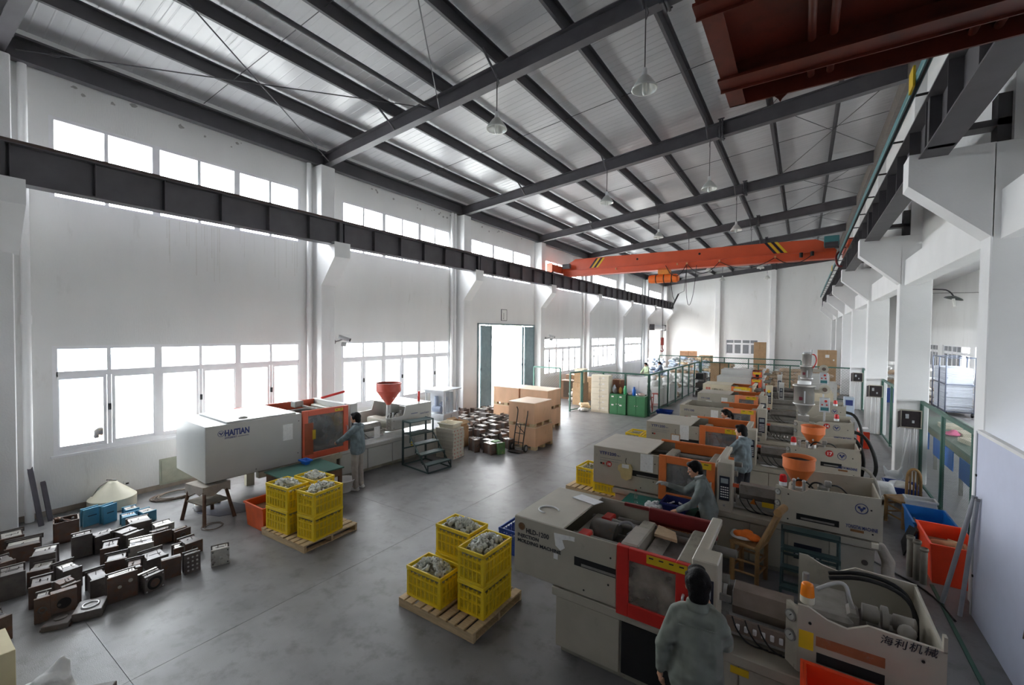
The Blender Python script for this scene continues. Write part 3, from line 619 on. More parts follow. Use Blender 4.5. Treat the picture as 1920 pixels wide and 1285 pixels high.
        if P.get('rag'): obj('white_rag',MB().sph((gx0+.1,.12,.775),(.10,.05,.018),8,5).sph((gx0+.24,.14,.775),(.08,.05,.02),8,5),paper,bl)
        obj('guard_end',B(gx0-.008,gx0,.39,.62,.89,1.07),steelB,bl)
        obj('nozzle',MB().cyl((d1+.02,W*.45,.98),(gx0,W*.45,.98),.05,.085,12),oily,bl)
        if P.get('plugs'):
            for i in range(P['plugs']): obj('heater_plug',B(gx0+.05+.065*i,gx0+.08+.065*i,.155,.185,.86,.905,.005),white,bl)
        if P.get('tri'):
            x=gx0+.16; obj('warning_triangle',MB().plate([(x,.90),(x+.1,.90),(x+.05,.985)],1,.155),mat('triangle_orange',(.80,.45,.12)),bl); obj('warning_label',B(x+.16,x+.31,.15,.158,.89,.96),yel,bl)
        for i in range(3): obj('hose',MB().tube([(d1+.2+.1*i,.3,.76),(d1+.35+.1*i,.25,.80+.02*i),(gx1-.1,.35,.78),(gx1+.1,.4,.85)],.014),rubber,bl)
        obj('purge_guard',MB().box(d1+.06,d1+.2,.05,.08,1.18,1.24).box(d1+.2,d1+.32,.05,.08,1.14,1.19).box(d1+.08,d1+.12,.05,.08,.80,1.2),P.get('purge',orangeR),t)
    # injection unit cover
    i0,i1,z0,z1=g('i0'),g('i1'),g('iz0'),g('iz1'); nt=g('notch')
    poly=P.get('ipoly') or [(i0+.08,z0),(i1,z0+.0),(i1,z1+.05),(nt+.09,z1+.02),(nt,z1-.05),(i0+.08,z1-.02)]
    ic=obj('injection_cover',MB().prism(poly,1,0,.025).prism(poly,1,W-.14,W-.12).prism([(i0,.10),(i0+.08,0),(i0+.1,.02),(i0+.03,.12)],2,z0,z1-.02).box(i1-.02,i1,.02,W-.13,z0,z1-.02).box(i1-.02,i1,.0,.05,z1-.02,z1+.09),body,t)
    obj('floor_tray',B(i0+.06,i1-.02,.02,W-.14,z0,z0+.03),bedm,ic)
    gauges(i0+.04,.045,z1-.10,ic)
    if P.get('islot'):
        a,b,za,zb_=P['islot']; obj('slot',B(a,b,-.002,.001,za,zb_),dark,ic); obj('slot_scale',B(a+.05,b-.05,-.005,-.002,za+.015,za+.04),steelG,ic)
    for x,z in ((i0+.16,z1-.1),(i1-.1,z0+.08),(i0+.16,z0+.06),(i1-.12,z1-.12)): obj('screw',MB().cyl((x,-.005,z),(x,0,z),.011,n=6),black,ic)
    iu=obj('injection_unit',MB().box(i0+.15,i0+.45,.25,W-.35,z0+.02,z1-.12,.03).box(i0+.5,i1-.15,.35,W-.4,z0+.05,z1-.18,.04).cyl((i1-.4,W/2,z1-.2),(i1-.08,W/2,z1-.2),.07,n=14).box(i0+.55,i0+.72,.2,.32,z0+.05,z1-.14,.02),P.get('ium',bedm),t)
    for y in (.3,W-.4): obj('guide_rod',MB().cyl((d1+.1,y,.86),(i1-.2,y,.86),.028,n=8),steelG,iu)
    if P.get('valves'):
        obj('valve_block',MB().box(i0+.5,i0+.62,.2,.34,z1-.2,z1+.02,.01).box(i0+.58,i0+.66,.22,.3,z1+.02,z1+.1,.01),steelG,iu)
        for dx in (.22,.34,.62): obj('fitting_valve',MB().cyl((i0+dx,.26,z1-.1),(i0+dx,.26,z1+.03),.02,n=10).sph((i0+dx,.26,z1+.04),.026),steelB,iu)
        for dx in (.2,.4,.6): obj('hose',MB().tube([(i0+dx,.32,z1-.05),(i0+dx+.05,.28,z1+.05),(i0+dx+.16,.34,z1+.03),(i0+dx+.25,.5,z1-.1)],.012),rubber,iu)
    if P.get('beacon'):
        x,y,z,m_=P['beacon']; bc=obj('beacon',MB().cyl((x,y,z),(x,y,z+.055),.05,n=14),white if m_!=beacO else cream,t); obj('beacon_glass',MB().cyl((x,y,z+.055),(x,y,z+.14),.05,.043,14).sph((x,y,z+.14),(.043,.043,.02),12,6),m_,bc)
    if P.get('hopper'):
        x,y,zr,zc,ztp,r,m_=P['hopper']
        h=obj('hopper',MB().lathe([(.045,ztp),(r,zc)],(x,y,0),32).lathe([(r,zc),(r,zr-.02)],(x,y,0),32).lathe([(r,zr-.02),(r+.012,zr-.02),(r+.012,zr),(r-.006,zr)],(x,y,0),32,False).lathe([(r-.006,zr),(r-.006,zc),(.035,ztp+.01)],(x,y,0),32),m_,t)
        obj('hopper_base',MB().cyl((x,y,z1-.16),(x,y,ztp+.01),.08,.06,12).box(x-.1,x+.1,y-.1,y+.1,z1-.2,z1-.15),steelB,h)
        obj('sight_glass',MB().sph((x-.0,y-r*.55,(zc*1.2+ztp*.8)/2),(.022,.03,.05),10,6),white,h)
        if P.get('hopperlid'): obj('hopper_inner_disc',MB().cyl((x,y,zr-.07),(x,y,zr-.06),r-.013,n=28),dark,h)  # dark disc closing the hopper just under its rim
    if P.get('dryer'):
        x,y,zb_,zc,zr,zt_,r=P['dryer']
        h=obj('dryer_hopper',MB().lathe([(.06,zb_),(.07,zb_+.05),(r*.95,zc),(r,zc+.02),(r,zr),(r+.03,zr),(r+.03,zr+.03),(r*.7,zr+.06)],(x,y,0),28),stain,t)
        obj('hopper_top',MB().lathe([(r*.66,zr+.05),(r*.66,zt_),(0,zt_+.01)],(x,y,0),24),white,h); obj('support',MB().box(x-.12,x+.12,y-.12,y+.12,z1-.1,zb_+.02),steelB,h)
        obj('clasp_ring',MB().lathe([(r+.005,zc),(r+.02,zc+.015),(r+.005,zc+.03)],(x,y,0),28),steelB,h); obj('badge',B(x-.10,x-.03,y-r-.012,y-r+.03,zc+.12,zc+.20),mat('maroon_badge',(.4,.12,.18)),h); obj('sight_strip',B(x-.0,x+.03,y-r-.008,y-r+.02,zc+.05,zr-.1),greyL,h)
        obj('blower',MB().cyl((x+.42,y-.12,zr-.04),(x+.42,y+.06,zr-.04),.115,n=20).box(x+.15,x+.34,y-.06,y+.06,zr-.14,zr-.06),mat('blower_beige',(.72,.70,.64),.5),h); obj('blower_hub',MB().cyl((x+.42,y-.15,zr-.04),(x+.42,y-.12,zr-.04),.05,n=14),mat('brown_hub',(.4,.34,.3)),h)
        cb=obj('control_box',B(x+.32,x+.52,y-.28,y-.12,zc-.12,zc+.22,.008),greyL,h); obj('box_post',MB().cyl((x+.42,y-.2,z1-.2),(x+.42,y-.2,zc-.1),.02,n=8),greyL,cb); obj('dial',MB().cyl((x+.37,y-.29,zc+.06),(x+.37,y-.28,zc+.06),.02,n=10).cyl((x+.46,y-.29,zc+.06),(x+.46,y-.28,zc+.06),.02,n=10),inkR,cb); obj('plate',B(x+.34,x+.5,y-.284,y-.28,zc-.08,zc),tealb,cb); obj('number_disc',MB().cyl((x+.44,y-.285,zc+.15),(x+.44,y-.28,zc+.15),.03,n=12),inkR,cb)
    if P.get('dryer2'):
        x,y,zr,zt_,r=P['dryer2']; h=[c for c in t.children if c.name.startswith('dryer_hopper')][0]
        obj('loader',MB().lathe([(.05,zr-.2),(r,zr-.02),(r,zr+.3),(r+.02,zr+.3),(r*.6,zr+.38),(r*.55,zt_),(0,zt_)],(x,y,0),22),stain,h); obj('suction_hose',MB().tube([(x+.05,y,zt_),(x+.2,y-.02,zt_+.02),(x+.25,y-.05,zt_-.2),(x+.15,y-.1,zr-.1)],.018),redp,h); obj('motor',MB().box(x-.1,x+.1,y-.1,y+.1,zt_,zt_+.08,.02).cyl((x+.12,y,zt_+.02),(x+.12,y,zt_+.15),.03),greyL,h)
    t['_P']=0; del t['_P']
    return t,cl,ic,door,bed
def sheet(parent,x,z,w,h,m=paper,y=-.004,clip=False):
    p=obj('paper_notice',B(x,x+w,y,y+.003,z,z+h),m,parent)
    if clip: obj('clip',MB().tube([(x+w/2,y,z+h),(x+w/2+.01,y-.01,z+h+.06),(x+w/2,y,z+h+.1)],.006),steelG,p)
    return p
def clipboard(parent,x,z):
    b=obj('clipboard',B(x,x+.20,-.012,-.002,z,z+.22),card,parent); obj('sheet',B(x+.02,x+.18,-.015,-.012,z+.01,z+.2),paper,b); obj('hook_wire',MB().tube([(x+.1,-.005,z+.22),(x+.09,-.01,z+.28),(x+.1,-.004,z+.33)],.005),oily,b)
def ytlogo(cl,name,sub=True):
    lettering(name,.075,(.11,-.003,1.31),inkB,cl,bold=.0015,w=.31 if name.startswith('YTF') else .27)
    if name.startswith('YTF'): lettering('MB-1',.032,(.43,-.003,1.312),inkB,cl)
    if sub:
        for i in range(2): obj('print_line',B(.12,.52-.06*i,-.003,0,1.245-.04*i,1.252-.04*i),mat('faint_print',(.52,.52,.55)),cl)
        obj('small_mark',B(.13,.165,-.003,0,1.135,1.165),inkK,cl); obj('small_mark',B(.17,.205,-.003,0,1.135,1.165),inkR,cl)
def ytinj(ic,num,z=.84,i1=3.97,disc=True,em=(3.75,1.18)):
    lettering('YONGTAI MACHINE',.064,(i1-.38,-.003,z+.065),inkB,ic,bold=.0012,w=.33); obj('maker_plate',B(i1-.33,i1-.19,-.004,0,z+.02,z+.05),inkBr,ic)
    emblem(.068,em[0],em[1],0,ic)
    if disc: ball(em[0]-.19,em[1]+.02,0,num,ic)
# machine 18: nearest of the long-side row
m18,cl,ic,dr,bd=machine('beige moulding machine with orange door and red number 18 beside the green table',8.33,7.25,dict(hopper=(3.05,.5,1.63,1.47,1.19,.205,orange),hopperlid=1,beacon=(2.87,.12,1.28,beacR),islot=(3.04,3.52,.87,.955),valves=1,tri=1))
ytlogo(cl,'YTF1200'); ball(.29,1.155,0,'18',cl,.05); sheet(cl,.84,1.14,.21,.29); ytinj(ic,'18',.84,3.97,False)
tw=obj('hanging_bag',MB().prism([(.50,1.20),(.68,1.22),(.715,1.17),(.70,.99),(.62,.94),(.53,.97),(.51,1.06),(.465,1.10),(.47,1.17)],1,-.05,-.004),mat('cream_bag',(.80,.73,.52),.8,0,.15,8,.3,25),cl); obj('bag_paper',B(.54,.66,-.053,-.05,1.15,1.215),paper,tw); obj('hook_wire',MB().tube([(.61,-.02,1.2),(.59,-.02,1.26),(.60,-.004,1.31)],.006),oily,tw)
bp=obj('breaker_window',B(3.02,3.34,.028,.034,.30,.52),navy,bd)
for i in range(5): obj('breaker',B(3.04+.06*i,3.075+.06*i,.02,.028,.36,.41),greyL,bp)
obj('socket',MB().cyl((3.8,.02,.47),(3.8,.04,.47),.035,n=12),oily,bd); obj('lip_end',B(3.86,3.93,-.03,.03,.70,.77,.006),cream,bd)
# machine 17
m17,cl,ic,dr,bd=machine('beige moulding machine with red number 17 disc and an orange cone hopper',8.42,10.1,dict(hopper=(3.18,.5,1.62,1.48,1.24,.20,orange),hopperlid=1,beacon=(2.86,.1,1.28,beacR),islot=(3.3,3.62,.97,1.05),valves=1,rag=1,i0=2.74,i1=3.9,notch=3.18,b1=3.86,cz=1.42,dz1=1.47,pz1=1.50))
ytlogo(cl,'YTF1200'); sheet(cl,.74,1.10,.19,.32); clipboard(cl,.55,.98); ytinj(ic,'17',.90,3.9,True,(3.62,1.20))
# machine 14
m14,cl,ic,dr,bd=machine('beige moulding machine with number 14 and the big steel dryer hopper',8.57,12.7,dict(dryer=(2.87,.5,1.40,1.70,2.15,2.28,.22),beacon=(3.52,.1,1.42,beacR),i0=2.68,i1=3.85,iz0=.88,iz1=1.36,notch=3.1,b1=3.82,door=mat('pale_orange_paint',(.90,.55,.38),.4),cz=1.47,dz1=1.50,pz1=1.55,c1=1.10,d1=1.86,p0=1.9,p1=2.10,top=.1,guard=steelG,plugs=6))
ytlogo(cl,'YT1100',True); sheet(cl,.80,1.07,.18,.33); sheet(cl,.30,.96,.18,.23); clipboard(cl,.55,.93); ytinj(ic,'14',.96,3.85,True,(3.52,1.27))
# machine 13
m13,cl,ic,dr,bd=machine('beige moulding machine with number 15 disc, third from the far end of the row',8.52,15.4,dict(dryer=(2.98,.5,1.75,2.12,2.48,2.55,.15),dryer2=(2.98,.5,2.55,2.85,.12),beacon=(3.68,.1,1.42,beacR),i0=2.75,i1=3.92,iz0=.88,iz1=1.38,notch=3.1,door=MC['pale_orange_paint'],cz=1.50,dz1=1.52,pz1=1.55,c1=1.10,d1=1.76,p0=1.8,p1=2.0))
ytlogo(cl,'YT1100',True); sheet(cl,.72,1.07,.18,.33); sheet(cl,.26,1.03,.18,.23); sheet(cl,.5,1.08,.16,.10); ytinj(ic,'15',.96,3.92,True,(3.66,1.27))
# cream machine with red emblem
m12,cl,ic,dr,bd=machine('cream moulding machine with red square emblem and orange framed door',8.22,18.0,dict(body=beige2,cz=1.53,dz1=1.50,iz1=1.44,thin=1,win=mat('cream_door_sheet',(.86,.82,.70),.5),c1=.98,d1=1.66,p0=2.1,p1=2.3,pz1=1.62,slot=None,i0=3.2,i1=4.05))
lettering('LIEN YU',.10,(.34,-.003,1.31),inkK,cl); lettering('MACHINERY',.085,(.34,-.003,1.21),inkK,cl); lm=MB()
for i in range(2):
    for j in range(3): lm.box(.11+.085*i,.18+.085*i,-.003,0,1.27+.05*j,1.305+.05*j)
lm.box(.11,.265,-.003,0,1.22,1.25); obj('red_emblem',lm,inkR,cl); obj('yellow_sign',B(1.1,1.5,-.036,-.031,1.43,1.5),yel,dr)
pb=[c for c in m12.children if c.name.startswith('control_panel')][0]; obj('yellow_disc',MB().cyl((2.2,-.07,1.42),(2.2,-.06,1.42),.05,n=16),yel,pb)
ball(3.85,1.2,0,'13',ic)
# two grey machines at the far end
for i,(x,y,z,lab) in enumerate(((8.38,20.2,1.66,'pale grey moulding machine, last but one at the far end of the row'),(8.24,22.3,1.80,'pale grey moulding machine, farthest of the right-hand row'))):
    mm,cl,ic,dr,bd=machine(lab,x,y,dict(body=greyp,cz=z,c0z=.9,dz0=.85,dz1=z-.04,iz1=z-.08,iz0=.98,door=orangeR,back=orangeR,c1=1.28,d1=1.66,p0=2.25,p1=2.42,pz1=z-.12,top=1.26,slot=None,win=dark,i0=3.0,i1=4.1,notch=3.3))
    lettering('HAITIAN',.10,(.30,-.003,z-.38),inkK,cl)
# HLD machine in front
hp=[(2.67,.80),(3.52,.82),(3.52,1.30),(3.10,1.32),(2.98,1.25),(2.86,1.27),(2.74,1.33),(2.67,1.33)]
mh,cl,ic,dr,bd=machine('beige moulding machine lettered HLD-1200 with red door in the foreground',8.74,4.07,dict(W=1.1,c1=1.19,d1=1.87,c0z=.76,cz=1.385,top=.60,dz0=.73,dz1=1.40,p0=1.89,p1=2.10,pz0=.74,pz1=1.49,b0=.49,b1=3.46,bz=.66,i0=2.59,i1=3.52,iz0=.80,iz1=1.31,notch=2.95,ipoly=hp,door=redp,back=dred,win=brownwin,slot=(.74,1.185,1.05,1.14),beacon=(2.73,.12,1.31,beacO),ylab=((1.49,1.85,1.31,1.39),),yn=4,plugs=7,guard=mat('worn_guard',(.56,.50,.455),.5,.05,.15,8),body=beige,rearsheet=greasy,purge=steelG,ium=mat('grey_cast_iron',(.52,.50,.47),.55,0,.2,8),bigkey=1))
lettering('HLD-1200',.074,(.155,-.003,1.228),inkK,cl,bold=.001,w=.285); lettering('INJECTION',.052,(.045,-.003,1.168),inkK,cl,bold=.0012,w=.27); lettering('MOLDING MACHINE',.052,(.045,-.003,1.108),inkK,cl,bold=.0012,w=.54)
d=obj('round_logo',MB().cyl((.095,-.003,1.285),(.095,0,1.285),.042,n=24),mat('bronze_logo',(.48,.38,.28),.4,.3),cl); obj('logo_ring',MB().pipe((.095,-.005,1.28),(.095,-.003,1.28),.026,.016,18),inkBr,d)
obj('torn_paper',MB().prism([(.50,1.32),(.74,1.335),(.74,1.29),(.66,1.285),(.60,1.27),(.63,1.19),(.58,1.15),(.52,1.19)],1,-.003,0),paper,cl); sheet(cl,.50,1.045,.05,.06)
obj('plastic_film',MB().prism([(.30,.85),(.62,.78),(.68,.93),(.36,1.01)],2,1.386,1.392),plasf,cl); obj('plastic_ring',MB().tube([(.25+.12*math.cos(u),.34+.10*math.sin(u),1.391) for u in [.4+i*.33 for i in range(14)]],.009),white,cl)
for i,ch in enumerate('海利机械'): lettering(ch,.072,(3.165+.078*i,-.003,1.235+.004*i),inkK,ic,shear=.15)
obj('notice',B(2.68,2.775,-.004,0,1.0,1.14),yel,ic); obj('recess_panel',B(2.79,3.20,-.003,0,1.05,1.125),mat('rust_panel',(.60,.37,.24),.5,0,.2,6,c2=(.55,.53,.52)),ic); obj('recess_panel',B(2.795,3.20,-.003,0,.92,1.0),dark,ic)
obj('notice',B(2.20,2.34,.028,.034,.56,.62),yel,bd)
ck=[c for c in mh.children if c.name.startswith('clamp_unit')][0]
obj('crosshead',MB().box(.68,.80,.14,.34,1.12,1.30,.015).box(.72,.84,.75,.95,1.1,1.28,.015),redp,ck); obj('cylinder',MB().cyl((.72,.55,1.18),(1.0,.55,1.18),.16,n=18),oily,ck); obj('mover_plate',MB().box(1.16,1.34,.2,.66,1.2,1.33,.015),mat('pale_plate',(.66,.64,.60),.4),ck); obj('mover_red',B(1.10,1.2,.08,.3,1.17,1.27,.01),redp,ck); obj('hydraulic_hose',MB().tube([(.95,.5,1.25),(1.0,.62,1.33),(1.1,.68,1.34),(1.18,.62,1.3),(1.12,.52,1.26)],.016),grey,ck); obj('rag',MB().prism([(1.38,.62),(1.62,.60),(1.56,.78),(1.36,.86)],2,1.28,1.31),mat('tan_rag',(.72,.62,.50),.9,0,.1,8,.4,25),ck); obj('dirty_panel',B(1.22,1.85,1.04,1.055,.85,1.22),greasy,ck); obj('dirty_floor',B(1.35,1.72,.10,1.0,1.0,1.01),greasy,ck); obj('upper_tie_bar',MB().cyl((.9,.16,1.24),(1.95,.16,1.24),.035,n=10),oily,ck); obj('upper_tie_bar',MB().cyl((.9,.86,1.24),(1.95,.86,1.24),.05,n=12),oily,ck); obj('red_slide',MB().box(1.2,1.9,1.02,1.08,1.26,1.41,.01),dred,ck)
iu=[c for c in mh.children if c.name.startswith('injection_unit')][0]
obj('motor',MB().cyl((3.10,.40,1.22),(3.2,.40,1.22),.065,n=14).cyl((3.22,.40,1.22),(3.26,.40,1.22),.085,n=14).cyl((3.30,.42,1.2),(3.42,.38,1.22),.06,n=12).sph((3.36,.30,1.2),(.06,.05,.06)).box(3.0,3.08,.3,.5,1.1,1.22,.02),MC['grey_cast_iron'],iu); obj('hydraulic_pipe',MB().tube([(2.80,.40,1.30),(2.93,.45,1.38),(3.0,.43,1.39),(3.02,.4,1.28),(3.06,.42,1.18)],.016),steelB,iu)
for dy in (.80,.90): obj('hose',MB().tube([(2.9,dy,1.24),(3.15,dy+.05,1.30),(3.4,dy+.0,1.28),(3.49,dy-.05,1.15),(3.5,dy-.1,.9)],.018),rubber,iu)
obj('vertical_valve',MB().cyl((2.72,.30,1.25),(2.72,.30,1.46),.025,n=8),steelG,iu)
# big HAITIAN machine by the left wall (rotated)
rz=PI/2-.0467; ox,oy=2.54,3.41
mg,cl,ic,dr,bd=machine('large pale grey moulding machine lettered HAITIAN under the left windows',ox,oy,dict(W=1.5,body=greyp,c1=1.755,c0z=.66,cz=1.68,top=1.745,d1=2.84,dz0=.67,dz1=1.72,p0=2.87,p1=3.06,pz0=.70,pz1=1.74,b0=2.65,b1=6.38,bz=.60,i0=4.0,i1=5.44,iz0=.88,iz1=1.23,notch=4.5,ipoly=[(4.08,.92),(5.44,.86),(5.44,1.48),(4.55,1.47),(4.48,1.23),(4.08,1.21)],door=orangeR,back=orangeR,slot=None,lid=(.36,1.66),hopper=(4.42,.55,2.05,1.84,1.45,.325,mat('rose_hopper_paint',(.78,.33,.26),.4)),hopperlid=1,solid_bed=5,hgrip=1,ylab=((2.50,2.70,1.62,1.68),),yn=2,valves=1,thin=0),rot=rz)
obj('cover_top',B(4.55,5.44,.02,1.38,1.46,1.48,.004),greyp,ic); obj('bed_top',B(3.05,6.39,.02,1.45,.675,.69),mat('white_bed_top',(.86,.86,.86),.18),bd)
lettering('HAITIAN',.155,(.31,-.003,1.465),inkB,cl,bold=.006,w=.42); lettering('HTF200X/1',.052,(.31,-.003,1.41),inkB,cl,shear=.2,bold=.001,w=.2); emblem(.055,.25,1.52,0,cl); obj('print_line',B(.53,.72,-.003,0,1.415,1.43),mat('faint_print',(.5,.5,.5)),cl)
sheet(cl,1.365,1.17,.20,.33); lettering('HAITIAN',.06,(5.03,-.003,1.18),inkB,ic,shear=.2,w=.33); obj('print_line',B(4.72,4.95,-.003,0,1.23,1.245),inkB,ic)
obj('clamp_rail',MB().box(.9,2.7,.0,.12,.52,.64).box(.9,2.7,1.3,1.42,.52,.64).box(1.2,1.36,.02,.14,0,.52).box(1.2,1.36,1.28,1.4,0,.52).box(1.45,2.7,.06,.12,.0,.08).box(1.85,2.62,.1,1.3,.1,.5),mat('frame_cream',(.72,.70,.62),.5),mg)
obj('robot_arm',MB().box(2.05,2.25,.85,1.05,1.66,1.80,.01).box(2.2,2.25,.2,1.1,1.66,1.7),steelG,mg); obj('orange_tube',MB().cyl((3.0,1.4,1.72),(3.65,1.4,1.82),.03,n=10),redp,mg)
obj('beacon_bottle',MB().cyl((5.25,.3,1.48),(5.25,.3,1.62),.035,n=10).cyl((5.3,.35,1.48),(5.3,.35,1.75),.03,n=8),redp,mg); obj('notice_on_barrel',B(3.55,3.72,-.02,-.015,.80,1.08),paper,mg)
obj('yellow_tag',B(4.75,4.81,.028,.034,.36,.48),yel,bd)
# ================================================================ CRATES, PALLETS, FITTINGS
def lattice(w,h):
    m=MB(); n=5 if w<.45 else 7
    for i in range(n+1):
        x=-w/2+w*i/n; m.box(x-.008,x+.008,-.010,.006,.03,h-.02)
    for z in (.03,h*.5,h-.06): m.box(-w/2,w/2,-.010,.006,z-.009,z+.009)
    k=n*4
    for i in range(k):
        x=-w/2+w*(i+.5)/k; m.box(x-.0028,x+.0028,-.002,.003,.03,h-.03)
    for i in range(13):
        z=.04+(h-.09)*(i+.5)/13; m.box(-w/2,w/2,-.003,.002,z-.0028,z+.0028)
    return m
def make_crate(name,label,cat,pl,loc,rot=0,group=None,L=.58,Wd=.40,H=.38):
    t=thing(name,label,cat,loc,rot,group); a,b=L/2,Wd/2
    obj('rim',MB().box(-a,a,-b,-b+.022,H-.045,H,.004).box(-a,a,b-.022,b,H-.045,H,.004).box(-a,-a+.022,-b+.022,b-.022,H-.045,H,.004).box(a-.022,a,-b+.022,b-.022,H-.045,H,.004),pl,t)
    pm=MB().box(-.02,.02,-.02,.02,0,H-.045,.008).mesh('corner_post',pl)
    for x in (-1,1):
        for y in (-1,1): obj('corner_post',pm,None,t,(x*(a-.022),y*(b-.022),0))
    l1=lattice(L-.08,H-.045).mesh('side_lattice',pl); l2=lattice(Wd-.08,H-.045).mesh('end_lattice',pl)
    obj('side_lattice',l1,None,t,(0,-b+.012,0)); obj('side_lattice',l1,None,t,(0,b-.012,0),PI); obj('end_lattice',l2,None,t,(a-.012,0,0),PI/2); obj('end_lattice',l2,None,t,(-a+.012,0,0),-PI/2)
    obj('base',B(-a+.01,a-.01,-b+.01,b-.01,.0,.03),pl,t)
    return t
def fm(kind):
    m=MB()
    if kind==0: m.pipe((-.035,0,0),(.035,0,0),.022,.016,10)
    elif kind==1: m.pipe((-.04,0,0),(.04,0,0),.021,.015,10); m.pipe((0,.018,0),(0,.045,0),.021,.015,10)
    elif kind==2: m.pipe((0,0,0),(.04,0,0),.021,.015,10); m.pipe((0,.0,0),(0,.04,0),.021,.015,10); m.sph((0,0,0),.021,8,5)
    else: m.pipe((-.03,0,0),(.03,0,0),.027,.021,10); m.cyl((-.002,0,0),(.002,0,0),.024,n=8)
    return m
FM=[fm(i).mesh('pipe_fitting',fit) for i in range(4)]
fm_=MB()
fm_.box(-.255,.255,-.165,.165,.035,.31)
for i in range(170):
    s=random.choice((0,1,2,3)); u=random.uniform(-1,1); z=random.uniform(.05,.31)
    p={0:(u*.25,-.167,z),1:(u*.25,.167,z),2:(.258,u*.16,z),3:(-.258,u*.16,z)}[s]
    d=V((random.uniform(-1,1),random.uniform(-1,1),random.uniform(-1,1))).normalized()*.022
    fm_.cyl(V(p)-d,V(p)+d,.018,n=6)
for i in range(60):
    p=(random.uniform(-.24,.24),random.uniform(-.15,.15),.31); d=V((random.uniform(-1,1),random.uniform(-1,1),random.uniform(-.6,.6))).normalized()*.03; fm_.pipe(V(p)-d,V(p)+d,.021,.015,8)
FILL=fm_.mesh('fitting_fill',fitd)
YC=None
def ycrate(x,y,z,rot,label,where,heap=0,tagp=None):
    global YC
    if YC is None: YC=make_crate('yellow_crate',label,'crate',yplas,(x,y,z),rot,'yellow lattice crates of pipe fittings'); t=YC
    else: t=dup(YC,(x,y,z),rot,label)
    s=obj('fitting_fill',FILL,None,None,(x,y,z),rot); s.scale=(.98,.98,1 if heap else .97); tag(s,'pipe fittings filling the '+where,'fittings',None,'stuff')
    if tagp: obj('paper_tag',B(-.05,.03,-.205,-.202,.24,.32),paper,t) if tagp==1 else obj('paper_tag',B(.292,.294,-.06,.03,.26,.33),paper,t)
    n=0
    T=Matrix.Translation((x,y,z))@Matrix.Rotation(rot,4,'Z')
    while n<heap:
        u,v=random.uniform(-1,1),random.uniform(-1,1)
        if u*u+v*v>1.1: continue
        h=.335+.085*(1-(u*u+v*v)/1.1)*random.uniform(.75,1.15)
        p=T@V((u*.235,v*.145,h))
        tag(obj('pipe_fitting',FM[random.choice((0,0,1,1,2,3))],None,None,p,(random.uniform(0,6),random.uniform(0,6),random.uniform(0,6))),'grey fitting heaped on the '+where,'fitting','grey pipe fittings heaped in the yellow crates'); n+=1
def pallet(x,y,rot,label,L=1.2,D=.98,first=[None]):
    if first[0]: return dup(first[0],(x,y,0),rot,label)
    t=thing('wooden_pallet',label,'pallet',(x,y,0),rot,'wooden pallets under the yellow crates'); first[0]=t
    for yy in (-D/2+.02,0,D/2-.02): obj('stringer',B(-L/2,L/2,yy-.02,yy+.02,.0,.095,.003),wood,t)
    n=9; sm=B(-.05,.05,-D/2-.01,D/2+.01,.095,.117,.003).mesh('slat',wood)
    for i in range(n): obj('slat',sm,None,t,(-L/2+.05+(L-.1)*i/(n-1)+random.uniform(-.008,.008),0,0))
    for i in range(3): obj('bottom_board',B(-L/2+.0+.55*i,-L/2+.09+.55*i,-D/2,D/2,-.0,.012),wood,t)
    return t
pallet(7.85,4.20,0,'pale wooden pallet in the middle foreground, under the crates beside the HLD-1200 machine')
pallet(4.47,4.22,R(2),'pale wooden pallet by the green bench, under the crates beside the big grey machine')
pallet(7.78,8.98,R(-4),'pale wooden pallet under crates behind the machine numbered 18')
zp=.119
ycrate(7.59,3.985,zp,0,'single low yellow crate at the front left of the middle foreground pallet','low front crate of the middle foreground pallet',56)
ycrate(8.22,4.215,zp,PI/2,'lower yellow crate of the right stack on the middle foreground pallet','lower right crate of the middle foreground pallet')
ycrate(8.22,4.215,zp+.383,PI/2,'upper yellow crate with a paper tag, right stack of the middle foreground pallet','upper right crate of the middle foreground pallet',56,2)
ycrate(7.66,4.435,zp,0,'lower yellow crate of the rear stack on the middle foreground pallet','lower rear crate of the middle foreground pallet')
ycrate(7.66,4.435,zp+.383,0,'upper yellow crate of the rear stack on the middle foreground pallet','upper rear crate of the middle foreground pallet',52)
a=R(97)
ycrate(4.865,4.165,zp,a,'lower yellow crate of the right stack by the green bench','lower right crate by the green bench')
ycrate(4.865,4.165,zp+.383,a,'upper yellow crate of the right stack by the green bench','upper right crate by the green bench',46,2)
ycrate(4.23,3.965,zp,R(5),'lower yellow crate of the left stack beside the orange tub','lower left crate beside the orange tub')
ycrate(4.23,3.965,zp+.383,R(5),'upper yellow crate of the left stack beside the orange tub','upper left crate beside the orange tub',44)
ycrate(4.27,4.43,zp,R(3),'lower yellow crate of the rear stack by the green bench','lower rear crate by the green bench')
ycrate(4.27,4.43,zp+.383,R(3),'upper yellow crate of the rear stack by the green bench','upper rear crate by the green bench',42)
ycrate(7.50,9.02,zp,R(88),'left yellow crate on the pallet behind the machine numbered 18','left crate on the pallet behind the machine numbered 18',0)
ycrate(8.07,8.72,zp,R(-2),'right yellow crate on the pallet behind the machine numbered 18, half hidden by it','right crate on the pallet behind the machine numbered 18',0)
for i,(x,y) in enumerate(((7.65,11.75),(8.13,11.62))):
    for k in range(2): ycrate(x,y,.0+.383*k,PI/2,'%s yellow crate of the %s stack beyond the machine numbered 17'%(('lower','upper')[k],('left','right')[i]),'%s crate of the %s stack beyond the machine numbered 17'%(('lower','upper')[k],('left','right')[i]))
